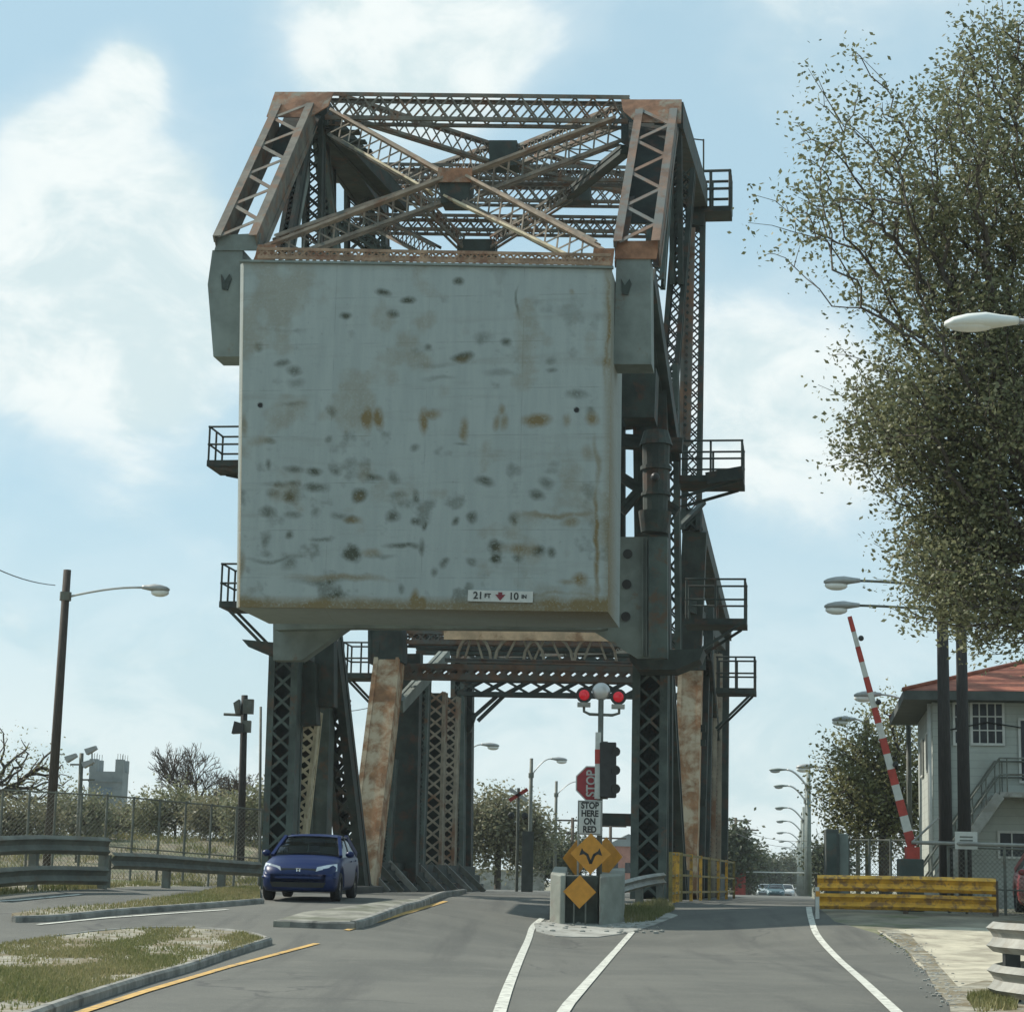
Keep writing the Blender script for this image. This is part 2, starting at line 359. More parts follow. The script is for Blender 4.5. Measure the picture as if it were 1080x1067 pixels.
def stripe(pts, wdt, m, name, off=.02, h=0.0):
    P = pline(pts) if len(pts) < 9 else [Vector((p[0], p[1], 0)) for p in pts]; mbx = MB(); ln = 0; rows = []
    res_ = [P[0]]
    for a, b in zip(P, P[1:]):
        n = max(1, int((b-a).length/.5))
        for k in range(1, n+1): res_.append(a.lerp(b, k/n))
    for i, p in enumerate(res_):
        a = (res_[min(i+1, len(res_)-1)]-res_[max(i-1, 0)]); 
        if a.length < 1e-6: a = Vector((0, 1, 0))
        a.normalize(); nrm = Vector((a.y, -a.x, 0))
        rows.append([p-nrm*wdt/2, p+nrm*wdt/2])
    if h == 0:
        for l, r in rows: mbx.v += [tuple(G3(l.x, l.y, off)), tuple(G3(r.x, r.y, off))]
        for i in range(len(rows)-1): mbx.f.append((2*i, 2*i+1, 2*i+3, 2*i+2))
    else:
        for l, r in rows:
            zl = g(l.x, l.y); zr = g(r.x, r.y); i_ = .03
            li = l.lerp(r, i_/wdt); ri = r.lerp(l, i_/wdt)
            mbx.v += [(l.x, l.y, zl-.05), (l.x, l.y, zl+h-.03), (li.x, li.y, zl+h), (ri.x, ri.y, zr+h), (r.x, r.y, zr+h-.03), (r.x, r.y, zr-.05)]
        for i in range(len(rows)-1):
            for k in range(5): mbx.f.append((6*i+k, 6*i+k+1, 6*i+k+7, 6*i+k+6))
        mbx.f.append(tuple(range(5, -1, -1))); n = len(rows)-1; mbx.f.append(tuple(6*n+k for k in range(6)))
    o = mbx.build(name, m); o['kind'] = 'structure'; return o

axis = Vector((math.sin(R(YAW)), math.cos(R(YAW)), 0)); rvec = Vector((math.cos(R(YAW)), -math.sin(R(YAW)), 0)); UP = Vector((0, 0, 1))
O2 = Vector((at(447, 640, 52).x, 52, 0))
def bp(px, py, s):
    """point in the cross plane of the bridge, s metres behind the counterweight face"""
    d = ray(px, py); lam = (s+O2.dot(axis))/d.dot(axis); return Vector((0, 0, CAM_Z))+d*lam
def BW(t, s, z): return Vector((O2.x, O2.y, 0))+rvec*t+axis*s+UP*z

# roads
left_edge = [gp(x, y) for x, y in [(-260, 1010), (-120, 962), (0, 946), (120, 937), (270, 931)]]
right_edge = [gp(x, y) for x, y in [(1005, 1067), (985, 1030), (955, 1003), (925, 985), (880, 972), (866, 960)]]
roadpoly = [Vector((-12, -40, 0)), ]+left_edge+[BW(-6.2, 6, 0), BW(-6.2, 60, 0), BW(-6.2+.0, 130, 0), BW(-4, 600, 0), BW(9, 600, 0), BW(9.5, 110, 0), BW(9.7, 45, 0), BW(10, 9, 0)]+list(reversed(right_edge))+[Vector((5.2, 8, 0)), Vector((5.2, -40, 0))]
drape(roadpoly, .014, ASPH, 'road', .5)
concpoly = [gp(x, y) for x, y in [(960, 1005), (925, 982), (1000, 978), (1075, 981), (1150, 985), (1250, 1067), (1120, 1110), (1010, 1075), (990, 1035)]]
drape(concpoly, .022, CONC, 'concrete_apron', .5)
drape([gp(x, y) for x, y in [(1000, 1045), (1040, 1035), (1090, 1045), (1130, 1090), (1020, 1090)]], .03, SAND, 'sandy_verge', .5)
drape([Vector((-40, 61, 0)), Vector((-7.0, 61, 0)), Vector((-6.6, 75, 0)), Vector((-7.5, 150, 0)), Vector((-60, 150, 0))], .012, LEVEE, 'levee', 1.0)
# painted lines
stripe(pxc((524, 1078), (535, 1045), (547, 1015), (557, 992), (562, 978), (572, 969)), .13, WHITE, 'road_marking', .026)
stripe(pxl((588, 1078), (600, 1060), (668, 982)), .13, WHITE, 'road_marking', .026)
stripe(pxc((952, 1075), (915, 1040), (882, 1010), (862, 987), (855, 968), (853, 957)), .13, WHITE, 'road_marking', .026)
stripe(pxl((60, 1078), (150, 1048), (240, 1021), (334, 996)), .12, YELLOW, 'road_marking', .026)
stripe(pxl((365, 982), (400, 972), (470, 951)), .12, YELLOW, 'road_marking', .026)
stripe(pxl((40, 976), (110, 969), (180, 964), (240, 960)), .11, WHITE, 'road_marking', .026)
stripe(pxl((-30, 953), (20, 950), (85, 944)), .11, WHITE, 'road_marking', .026)
rt_ = random.Random(4)
rvp = [(935, 984), (962, 1004), (985, 1030), (1003, 1062)]
rb2 = MB()
for k in range(420):
    q = rt_.random()*3; i_ = min(int(q), 2); a_, b_ = rvp[i_], rvp[i_+1]; f_ = q-i_
    p = gp(a_[0]+(b_[0]-a_[0])*f_+rt_.gauss(3, 9), a_[1]+(b_[1]-a_[1])*f_+rt_.gauss(0, 2)); r0 = rt_.uniform(.006, .028); rb2.ball((p.x, p.y, p.z+.024), r0*1.4, r0, r0*.7, 5, 3)
tag(rb2.build('gravel', CONCD), kind='stuff')
drape([gp(x+rt_.uniform(-5, 5), y) for x, y in [(925, 981), (940, 988), (952, 996), (962, 1006), (972, 1018), (980, 1030), (990, 1045), (998, 1060), (1003, 1075), (1040, 1075), (1020, 1052), (1008, 1040), (1000, 1026), (985, 1010), (972, 998), (958, 988), (945, 982)]], .027, SAND, 'verge_dirt', .5)
# islands
isl1 = [gp(x, y) for x, y in [(-60, 1010), (60, 993), (130, 985), (200, 984), (255, 989), (280, 997), (230, 1014), (160, 1035), (80, 1060), (20, 1082), (-140, 1100)]]
drape(isl1, .10, SAND, 'island_soil', .5, thick=.12)
stripe([gp(283, 996), gp(230, 1013), gp(165, 1034), gp(85, 1060), gp(15, 1086)], .13, KERB, 'kerb', 0, .12)
stripe([gp(-40, 1009), gp(55, 994), gp(130, 985.5), gp(200, 984), gp(258, 988.5), gp(281, 995)], .1, KERB, 'kerb', 0, .115)
isl2 = [gp(x, y) for x, y in [(288, 978), (320, 968), (380, 960), (440, 953), (480, 944), (488, 943), (455, 951), (420, 962), (385, 976), (370, 980), (330, 979)]]
drape(isl2, .12, mat('old_slab', (.20, .195, .16), .92, 0, .35, 1.5, (.10, .105, .07), (.46, .62), 1.2), 'median_slab', .5, thick=.14)
stripe([gp(490, 942), gp(455, 951), gp(425, 961), gp(392, 974), gp(372, 980)], .14, KERB, 'kerb', 0, .16)
stripe([gp(373, 980), gp(340, 979.5), gp(292, 977.5)], .12, KERB, 'kerb', 0, .14)
isl3 = [gp(x, y) for x, y in [(12, 968), (60, 962), (130, 957), (210, 946), (272, 938), (274, 952), (200, 958), (120, 964), (60, 970), (20, 973)]]
drape(isl3, .09, SAND, 'island_soil', .5, thick=.11)
stripe([gp(276, 953), gp(200, 959), gp(120, 965), gp(60, 971), gp(14, 973)], .12, KERB, 'kerb', 0, .12)
isl4 = [gp(x, y) for x, y in [(563, 975), (590, 968), (640, 965), (700, 962), (715, 966), (690, 976), (665, 984), (630, 989), (585, 988), (566, 983)]]
drape(isl4, .03, CONCD, 'nose_apron', .5, thick=.03)
stripe(pxl((362, 943), (430, 939), (500, 937), (578, 935)), .35, mat('dark_timber', (.05, .05, .042), .9, 0, .3, 3), 'kerb', 0, .22)

# ------------------------------------------------------------------ the bascule bridge
bridge = empty('bascule_bridge', BW(0, 8, g(*BW(0, 8, 0).xy)), 0, 'rusty grey steel bascule bridge with lattice tower and huge raised concrete counterweight over the road', 'bridge')
BACKS = []
def laced(p0, p1, side, wu, wv, bar=.11, web=True, pitch=.8, both=True, lt=.05, solid=False, single=False, mbx=None, back=False, uface=True):
    """built-up member. side U: webs (or chords) stand at +-wu/2 along U, lacing on the V faces."""
    mbx = mbx or MB(); p0 = Vector(p0); p1 = Vector(p1); a = (p1-p0).normalized(); L = (p1-p0).length
    U = Vector(side); U = (U-a*U.dot(a)).normalized(); V = a.cross(U)
    if solid:
        mbx.bar(p0, p1, U, wu/2, wv/2-.012)
        for i in (-1, 1):
            for j in (-1, 1):
                o = V*(j*(wv/2+.003))+U*(i*(wu/2-bar/2+.006)); mbx.bar(p0+o, p1+o, U, bar/2, .015)
        n = int(L/pitch)
        return mbx
    for i in (-1, 1):
        if web: mbx.bar(p0+U*(i*(wu/2-.015)), p1+U*(i*(wu/2-.015)), U, .015, wv/2-.03)
        for j in (-1, 1):
            o = U*(i*(wu/2-bar/2))+V*(j*(wv/2-.012)); mbx.bar(p0+o, p1+o, U, bar/2, .012)
            o = U*(i*(wu/2+.012))+V*(j*(wv/2-bar/2)); mbx.bar(p0+o, p1+o, U, .012, bar/2)
    if back:
        bs = 1 if V.dot(axis) > 0 else -1
        BACKS.append(MB().bar(p0+V*(bs*(wv/2-.06)), p1+V*(bs*(wv/2-.06)), U, wu/2-.035, .01))
    def lace(face, hw, X, N, so):
        n = max(2, int(round(L/(pitch*2*hw/.8)))) ; st = L/n
        for k in range(n):
            q0 = p0+a*(st*k); q1 = p0+a*(st*(k+1))
            sgn = -1 if k % 2 else 1
            mbx.bar(q0+X*(-sgn*hw)+N*so, q1+X*(sgn*hw)+N*so, X, lt/2, .008)
            if not single: mbx.bar(q0+X*(sgn*hw)+N*(so-.014), q1+X*(-sgn*hw)+N*(so-.014), X, lt/2, .008)
    for j in ((-1, 1) if both else (-1 if V.dot(axis) > 0 else 1,)):
        lace(j, wu/2-bar*.6, U, V*j, wv/2-.03)
    if not web and uface:
        for i in (-1, 1): lace(i, wv/2-bar*.6, V, U*i, wu/2-.03)
    return mbx
def bpart(name, mbx, m, parent=bridge, **k):
    if parent is bridge: local(mbx, bridge)
    o = mbx.build(name, m, parent, **k)
    while BACKS: local(BACKS.pop(), bridge).build('web_plate', STEELD, o)
    return o
def sub(name, mbx, m, parent): local(mbx, bridge); return mbx.build(name, m, parent)
def P(q): return bp(*q)
def member(name, a, b, side, wu, wv, m=STEEL, **k): return bpart(name, laced(P(a), P(b), side, wu, wv, **k), m)

# counterweight block
TL, TR_, BR, BL = bp(257, 277, 0), bp(645, 284, 0), bp(641, 645, 0), bp(253, 640, 0)
N_ = 360
uu, vv = np.meshgrid(np.linspace(0, 1, N_), np.linspace(0, 1, N_))
tl, tr, br, bl = [np.array(p) for p in (TL, TR_, BR, BL)]
pts = ((1-uu)*(1-vv))[..., None]*tl+(uu*(1-vv))[..., None]*tr+((1-uu)*vv)[..., None]*bl+(uu*vv)[..., None]*br
ppx = (1-uu)*(1-vv)*257+uu*(1-vv)*645+(1-uu)*vv*253+uu*vv*641; ppy = (1-uu)*(1-vv)*277+uu*(1-vv)*284+(1-uu)*vv*640+uu*vv*645
def vnoise(n, oct_=4):
    out_ = np.zeros((N_, N_))
    for o in range(oct_):
        k = n*2**o; gr = rng.random((k+2, k+2)); x = uu*k; y = vv*k; i = x.astype(int); j = y.astype(int); fx = x-i; fy = y-j
        fx = fx*fx*(3-2*fx); fy = fy*fy*(3-2*fy)
        out_ += (gr[j, i]*(1-fx)*(1-fy)+gr[j, i+1]*fx*(1-fy)+gr[j+1, i]*(1-fx)*fy+gr[j+1, i+1]*fx*fy)/2**o
    return out_/(2-2**(1-oct_))
dist_ = (vnoise(12)-.5)*12; dist2 = (vnoise(14)-.5)*12
dark = np.zeros((N_, N_)); och = np.zeros((N_, N_)); hole = np.zeros((N_, N_))
def spot(A, x, y, rx, ry, k=1.0):
    d = np.sqrt(((ppx+dist_-x)/rx)**2+((ppy+dist2-y)/ry)**2); np.maximum(A, k*np.clip(1.35-d, 0, 1), out=A)
for q in [(407, 310, 7, 4, .8), (434, 318, 9, 4, .9), (365, 333, 6, 4, .8), (418, 333, 7, 5, .7), (483, 299, 6, 5, .8), (273, 369, 5, 5, .5), (298, 386, 8, 4, .6), (310, 393, 8, 4, .6), (312, 405, 9, 5, .35), (309, 428, 12, 3, .4),
          (491, 378, 11, 5, .9), (537, 364, 6, 4, .7), (452, 366, 4, 4, .5), (512, 358, 10, 6, .35), (348, 438, 6, 5, .5), (345, 466, 4, 3, .5), (285, 468, 7, 4, .5), (610, 420, 12, 5, .5), (625, 437, 5, 5, .4), (580, 380, 5, 4, .4), (582, 390, 6, 3, .5),
          (510, 511, 10, 5, .7), (578, 512, 8, 6, .5), (566, 526, 9, 5, .7), (285, 494, 3, 6, .6), (310, 498, 10, 4, .6), (332, 499, 8, 5, .8), (355, 502, 7, 4, .4), (398, 504, 8, 4, .5), (418, 505, 6, 6, .5), (300, 515, 20, 3, .4), (334, 517, 12, 5, .7), (290, 525, 7, 4, .5), (306, 527, 6, 5, .7),
          (380, 524, 8, 8, 1), (420, 523, 10, 4, .45), (441, 523, 4, 6, .5), (282, 542, 9, 5, .6), (310, 544, 8, 4, .5), (333, 545, 5, 5, .4), (360, 545, 10, 4, .5), (374, 549, 8, 5, .7), (415, 546, 7, 6, .7), (437, 551, 5, 5, .7), (305, 566, 4, 5, .7), (340, 571, 14, 2.5, .5), (280, 570, 5, 8, .5), (376, 586, 9, 8, .7), (430, 578, 20, 3, .7), (448, 580, 3, 9, .6),
          (290, 592, 28, 2.5, .45), (305, 598, 7, 7, .5), (405, 590, 16, 3, .35), (470, 597, 5, 5, .5), (483, 551, 4, 4, .7), (502, 548, 6, 5, .7), (546, 549, 6, 5, .6), (448, 558, 2, 5, .6), (526, 576, 8, 6, .6), (500, 591, 6, 4, .5), (525, 592, 5, 4, .6), (567, 582, 7, 5, .8), (581, 583, 5, 5, .7), (546, 590, 5, 4, .6), (472, 595, 5, 4, .6), (460, 605, 4, 4, .5), (340, 616, 30, 3, .4), (355, 630, 14, 4, .4), (427, 621, 3, 6, .5), (460, 385, 20, 3, .25), (465, 400, 16, 3, .3), (530, 395, 15, 4, .3), (548, 320, 1.5, 16, .6), (490, 470, 8, 2, .4), (440, 475, 5, 5, .5), (300, 350, 30, 2, .12)]:
    spot(dark, *q)
for q in [(388, 444, 6, 12, .8), (401, 444, 6, 12, .8), (448, 446, 5, 14, .9), (456, 438, 12, 5, .7), (494, 455, 5, 12, .7), (530, 436, 4, 6, .6), (526, 448, 4, 8, .6), (534, 448, 4, 8, .6), (566, 446, 14, 7, 1), (600, 448, 5, 7, .5), (628, 445, 7, 8, .8), (604, 310, 3, 3, .4), (275, 467, 14, 6, .4), (375, 550, 10, 5, .5), (395, 586, 10, 5, .5), (360, 612, 50, 4, .6), (590, 545, 30, 3, .6), (600, 552, 8, 6, .6), (545, 580, 18, 6, .45), (620, 480, 8, 7, .4), (612, 612, 8, 8, .8), (600, 616, 10, 4, .5), (440, 632, 4, 12, .9), (447, 636, 5, 7, .8), (629, 580, 2.5, 60, .8), (629, 490, 3, 25, .5), (640, 350, 2, 60, .4), (491, 380, 8, 4, .4), (380, 525, 6, 6, .4), (560, 628, 60, 2, .3), (258, 450, 3, 12, .5), (254, 600, 4, 14, .6)]:
    spot(och, *q)
for q in [(275, 430, 2.6, 2.6, 1.4), (609, 435, 2.6, 2.6, 1.4)]:
    d = np.hypot(ppx-q[0], ppy-q[1]); hole = np.maximum(hole, np.clip((3.2-d)*2, 0, 1))
nn = vnoise(20, 5)*.6+vnoise(7)*.4; low = .35+.65*vv
dark = np.clip(dark+np.clip((nn-.60)*5, 0, .5)*low, 0, 1)
nh = vnoise(9, 5); och = np.clip(och+np.clip((nh-.6)*4, 0, .5)*.6+np.clip((ppy-628-dist_*.5)/9, 0, 1)*.75+np.clip((ppx-634)/8, 0, 1)*.4, 0, 1)
mb = MB(); mb.v = [tuple(p) for p in pts.reshape(-1, 3)]
nf = N_*N_; dep = axis*3.3; ch = -rvec*.13+axis*.16
# front faces
mb.f = [(j*N_+i, (j+1)*N_+i, (j+1)*N_+i+1, j*N_+i+1) for j in range(N_-1) for i in range(N_-1)]
mb.v += [tuple(TL+ch), tuple(BL+ch), tuple(TL+ch+dep), tuple(BL+ch+dep), tuple(TR_+dep), tuple(BR+dep)]
c00, c0n, cn0, cnn = 0, (N_-1)*N_, N_-1, N_*N_-1
mb.f += [(c00, nf, nf+1, c0n), (nf, nf+2, nf+3, nf+1), (cn0, cnn, nf+5, nf+4), (c00, cn0, nf+4, nf+2, nf), (c0n, nf+1, nf+3, nf+5, cnn), (nf+2, nf+4, nf+5, nf+3)]
cw = bpart('counterweight', mb, CWM)
cattr = cw.data.attributes.new('stain', 'FLOAT_COLOR', 'POINT')
ca = np.zeros((len(cw.data.vertices), 4), np.float32); ca[:nf, 0] = dark.ravel(); ca[:nf, 1] = och.ravel(); ca[:nf, 2] = hole.ravel(); ca[:, 3] = 1
cattr.data.foreach_set('color', ca.ravel())
# coping along the top front edge, pale drip line
mb = MB(); mb.bar(TL-rvec*.1+UP*.035-axis*.02, TR_+rvec*.05+UP*.035-axis*.02, axis, .06, .03); sub('coping', mb, STEELG, cw)
# clearance sign on the block
sgn = (bp(528, 629, 0))-axis*.045
sroot = MB(); ex = (bp(562, 629.6, 0)-bp(495, 628, 0)).normalized()
Msg = Matrix.Translation(sgn-bridge.location) @ Matrix((( ex.x, 0, -axis.x, 0), (ex.y, 0, -axis.y, 0), (ex.z, 1, 0, 0), (0, 0, 0, 1)))
mb = MB(); mb.bar(sgn-ex*.82, sgn+ex*.82, axis, .02, .14); sg = sub('clearance_sign', mb, SIGNW, bridge)
def signtext(body, x, size, m, parent=sg, sx=1.0):
    return text(body, size, m, parent, Msg @ Matrix.Translation((x, 0, .026)), 'lettering', .003, .006, sx)
signtext('21', -.56, .25, BLACK); signtext('FT', -.32, .15, BLACK); signtext('10', .34, .25, BLACK); signtext('IN', .60, .13, BLACK)
mb = MB(); mb.prism([Msg @ Vector(p) for p in [(-.13, .04, .024), (-.05, .04, .024), (-.05, .10, .024), (.05, .10, .024), (.05, .04, .024), (.13, .04, .024), (0, -.11, .024)][::-1]], (Msg.to_3x3() @ Vector((0, 0, .006)))); mb.build('arrow_mark', mat('arrow_dark_red', (.20, .015, .025), .6), sg)

for sx_, gp_ in ((-1, 0), (1, 1)):
    pass
# --- side hanger plates of the counterweight frame
def plate(name, poly, s, th, m, parent=None):
    mbx = MB().prism([bp(x, y, s) for x, y in poly], axis*th); return bpart(name, mbx, m) if parent is None else sub(name, mbx, m, parent)
plate('hanger_plate', [(224, 264), (256, 263), (254, 376), (225, 376), (219, 300)][::-1], .9, 1.0, STEELG)
plate('hanger_plate', [(650, 272), (686, 272), (687, 384), (647, 384)][::-1], .9, 1.0, STEELG)
for (cx, cy) in ((238, 298), (660, 303)):      # small dark emblem-like bracket
    plate('bracket', [(cx-5, cy-9), (cx-1, cy-2), (cx+4, cy-9), (cx+6, cy-4), (cx+2, cy+8), (cx-4, cy+7)][::-1], .86, .04, STEELD)
# inclined end posts of the counterweight truss (laced face towards the road)
TOPL, TOPR = (316, 108, 6.5), (688, 118, 6.5)
def endpost(a, b, m=None):
    p0, p1 = P(a), P(b); mbx = laced(p0, p1, rvec, 1.16, .8, .2, True, .8, False, .13, single=True); return bpart('end_post', mbx, STEELW if a[0] < 400 else RUSTM)
endpost((250, 262, .9), (312, 122, 6.3)); endpost((672, 268, .9), (693, 128, 6.3))
plate('tie_plate', [(231, 248), (275, 246), (272, 264), (226, 264)][::-1], .85, .05, STEELG)
plate('tie_plate', [(651, 254), (696, 254), (692, 273), (648, 273)][::-1], .85, .05, RUSTY)
def tri(name, poly, m, th=.06):
    mbx = MB().prism([bp(*q) for q in poly], axis*th); return bpart(name, mbx, m)
tri('web_plate', [(663, 128, 6.6), (712, 128, 6.6), (700, 235, 3.0), (664, 235, 3.0)][::-1], STEELD)
tri('web_plate', [(655, 112, 7.3), (668, 112, 7.3), (668, 158, 6.6), (655, 150, 6.6)][::-1], STEELD)
tri('web_plate', [(300, 122, 6.6), (338, 122, 6.6), (320, 165, 5.4), (283, 165, 5.4)][::-1], STEELD)
tri('cap_plate', [(290, 97, 6.3), (352, 97, 6.3), (346, 112, 6.0), (326, 124, 5.75), (281, 123, 5.75)][::-1], RUSTY)
tri('cap_plate', [(655, 105, 6.3), (719, 105, 6.3), (718, 130, 5.75), (671, 129, 5.75), (657, 117, 6.0)][::-1], RUSTY)
plate('tie_plate', [(272, 258), (291, 258), (287, 274), (268, 274)][::-1], .5, .05, RUSTY)
plate('tie_plate', [(626, 262), (648, 262), (646, 280), (624, 280)][::-1], .5, .05, RUSTY)
PALER0 = mat('steel_pale_rust_lattice', (.30, .20, .13), .85, 0, .4, 2, (.20, .10, .06), (.5, .66), 1.2)
# strut on the block's top edge
member('top_strut', (275, 270, .5), (645, 277, .5), UP, .26, .6, PALER0, bar=.06, web=False, pitch=.8, lt=.05, uface=False)
# upper transverse struts
member('portal_strut', (346, 115, 6.9), (664, 119, 6.9), UP, .80, .6, STEELW, bar=.10, web=False, pitch=.62, lt=.055, uface=False)
# X brace in the inclined front plane
nrm = (axis*.8+UP*-.6)
XB = dict(bar=.07, web=False, pitch=.62, lt=.05, both=False, uface=False)
def xm(a, b, m=None, w_=.66, d=.26, side=None, name='cross_brace'):
    m = m or (STEELB if side is None else STEELW); p0, p1 = P(a), P(b); sd_ = side if side is not None else (p1-p0).cross(axis)
    mbx = laced(p0, p1, sd_, w_, d, **XB); return bpart(name, mbx, m)
xm((356, 134, 6.3), (462, 194, 3.8), w_=.74); xm((490, 200, 3.8), (622, 268, .9), w_=.74); xm((648, 140, 6.3), (496, 196, 3.8), w_=.74); xm((466, 202, 3.8), (296, 262, .9), w_=.74)
# bright, rusty top flanges of that X
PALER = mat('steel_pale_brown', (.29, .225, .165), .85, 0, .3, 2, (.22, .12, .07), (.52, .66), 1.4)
def flange(a, b, m=PALER, w_=.075): 
    mbx = MB().bar(P(a), P(b), axis, .12, w_/2); return bpart('flange', mbx, m)
flange((350, 117, 6.0), (466, 183, 3.5)); flange((493, 187, 3.5), (640, 266, .6)); flange((648, 125, 6.0), (493, 183, 3.5)); flange((466, 189, 3.5), (276, 262, .6))
flange((362, 150, 6.0), (455, 203, 3.6), RUSTL, .06); flange((470, 208, 3.6), (600, 270, .8), RUSTL, .06)
plate('centre_plate', [(462, 177), (498, 177), (497, 192), (461, 192)][::-1], 3.4, .05, RUSTY)
plate('centre_plate', [(463, 192), (496, 192), (494, 214), (465, 214)][::-1], 3.5, .7, STEELD)
# top lateral X (between the tops and the rear link pins)
xm((360, 112, 7.5), (518, 162, 12.5), side=UP); xm((655, 122, 7.5), (546, 165, 12.5), side=UP); xm((546, 166, 12.5), (702, 205, 18), side=UP); xm((518, 164, 12.5), (398, 205, 18), side=UP)
plate('centre_plate', [(516, 148), (545, 148), (545, 174), (516, 174)][::-1], 12.2, .8, STEELD)
# rear transverse struts
def hs(y0, y1, s, x0, x1, m=STEELW, w_=.7, name='rear_strut', p=.9): member(name, (x0, y0, s), (x1, y1, s), UP, w_, .6, m, bar=.09, web=False, pitch=.66, lt=.05, uface=False)
hs(203, 207, 18, 385, 716); hs(182, 187, 14, 345, 705, w_=.5, p=.8); hs(236, 240, 16, 372, 705, w_=.55, p=.8)
xm((430, 200, 12), (486, 256, 15), side=UP, w_=.4); xm((600, 205, 12), (520, 256, 15), side=UP, w_=.4); xm((400, 236, 16), (460, 268, 13), side=UP, w_=.5)
plate('centre_plate', [(482, 252), (522, 252), (522, 268), (482, 268)][::-1], 15, .6, STEELD)
plate('centre_plate', [(595, 190), (622, 190), (622, 211), (595, 211)][::-1], 17.2, .6, STEELD)
member('inclined_brace', (660, 158, 7.2), (590, 214, 14), UP, .28, .3, STEELD, solid=True)
member('inclined_brace', (345, 130, 7.2), (424, 216, 14), rvec, .5, .5, STEELD, solid=True)
# counterweight truss: top chords back and down to the link pins
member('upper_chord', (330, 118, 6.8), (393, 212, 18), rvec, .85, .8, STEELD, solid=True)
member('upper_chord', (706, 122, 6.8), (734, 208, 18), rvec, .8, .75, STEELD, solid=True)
# stepped walkway inside the left chord
mb = MB()
for k in range(9):
    t = k/8; mb.bar(bp(352+62*t, 140+78*t, 7.5+9*t), bp(380+50*t, 140+80*t, 7.5+9*t), UP, .03, .16)
bpart('stairs', mb, STEELD)
mb = MB().bar(bp(352, 140, 7.5), bp(424, 222, 17), UP, .16, .03); bpart('stringer', mb, STEELD)
# truss verticals and diagonals, down from the top
for (a, b, wu, m) in [((324, 128, 6.6), (300, 268, 4.5), .34, STEELD), ((332, 128, 7.0), (330, 272, 8), .55, STEELD), ((338, 150, 9), (352, 268, 10), .35, STEEL),
                      ((377, 190, 16), (377, 285, 17), .8, STEELD), ((349, 178, 12), (349, 272, 12), .2, STEELD)]:
    member('vertical', a, b, rvec, wu, .5, m, bar=.1, web=True, pitch=.7)
member('diagonal', (345, 230, 12), (408, 268, 14), UP, .35, .35, STEEL, bar=.07, web=False, pitch=.8)
member('diagonal', (305, 262, 5), (322, 180, 7), rvec, .25, .3, STEELG, solid=True)
# right side: tower column, operating link, diagonals
member('diagonal', (702, 132, 6.8), (690, 300, 5.4), rvec, .55, .6, STEEL, bar=.12, web=True, pitch=.9)
member('diagonal', (712, 132, 7.4), (714, 300, 8.5), rvec, .34, .5, STEELD, bar=.12, web=True, pitch=.9)
member('diagonal', (724, 180, 9), (700, 470, 9), rvec, .5, .6, STEELD, bar=.12, web=True, pitch=.9)
member('diagonal', (684, 290, 4), (712, 480, 8), rvec, .34, .7, STEELD, solid=True)
member('diagonal', (727, 240, 13), (722, 470, 15), rvec, .32, .4, RUSTM, bar=.1, web=True, pitch=.9)
member('operating_link', (734, 205, 18.5), (729, 560, 18.5), rvec, .62, .8, STEELD, bar=.14, web=True, pitch=.8)
member('operating_link', (398, 215, 18.5), (408, 610, 18.5), rvec, .62, .8, STEELD, bar=.14, web=True, pitch=.8)
plate('pin_plate', [(724, 200), (744, 192), (742, 238), (726, 236)][::-1], 18, .9, STEELD)
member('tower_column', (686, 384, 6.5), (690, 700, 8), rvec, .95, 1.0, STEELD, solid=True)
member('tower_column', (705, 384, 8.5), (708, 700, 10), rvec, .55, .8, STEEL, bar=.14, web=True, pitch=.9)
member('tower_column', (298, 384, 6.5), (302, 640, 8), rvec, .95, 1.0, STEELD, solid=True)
plate('machinery_housing', [(655, 388), (692, 388), (690, 440), (657, 440)][::-1], 4.5, 1.2, STEELD)
mb = MB(); cyl = bp(691, 500, 4.8)
mb.tube([bp(692, 470, 4.6), bp(691, 545, 4.6)], [.38, .33], 14); mb.tube([bp(692, 455, 4.6), bp(692, 470, 4.6)], [.34, .46], 14); mb.tube([bp(691, 540, 4.6), bp(690, 562, 4.6)], [.46, .36], 14); mb.tube([bp(692, 492, 4.6), bp(692, 496, 4.6)], .43, 14); mb.tube([bp(692, 520, 4.6), bp(692, 523, 4.6)], .41, 14)
bpart('buffer_cylinder', mb, STEELD)
mb = MB(); mb.ball(bp(691, 503, 4.1), .12); bpart('bolt_boss', mb, BLACK)
member('bracing', (650, 465, 6), (720, 470, 6), UP, .35, .4, STEELD, solid=True); member('bracing', (650, 500, 6), (715, 540, 6), UP, .25, .3, STEELD, solid=True); member('bracing', (655, 540, 6), (690, 500, 6), UP, .25, .3, STEELD, solid=True)
member('bracing', (655, 445, 8), (715, 440, 8), UP, .4, .4, STEELD, solid=True)
member('bracing', (656, 395, 8), (656, 570, 8), rvec, .18, .3, STEELD, solid=True)
member('bracing', (712, 560, 10), (742, 530, 12), UP, .1, .12, STEEL, solid=True)
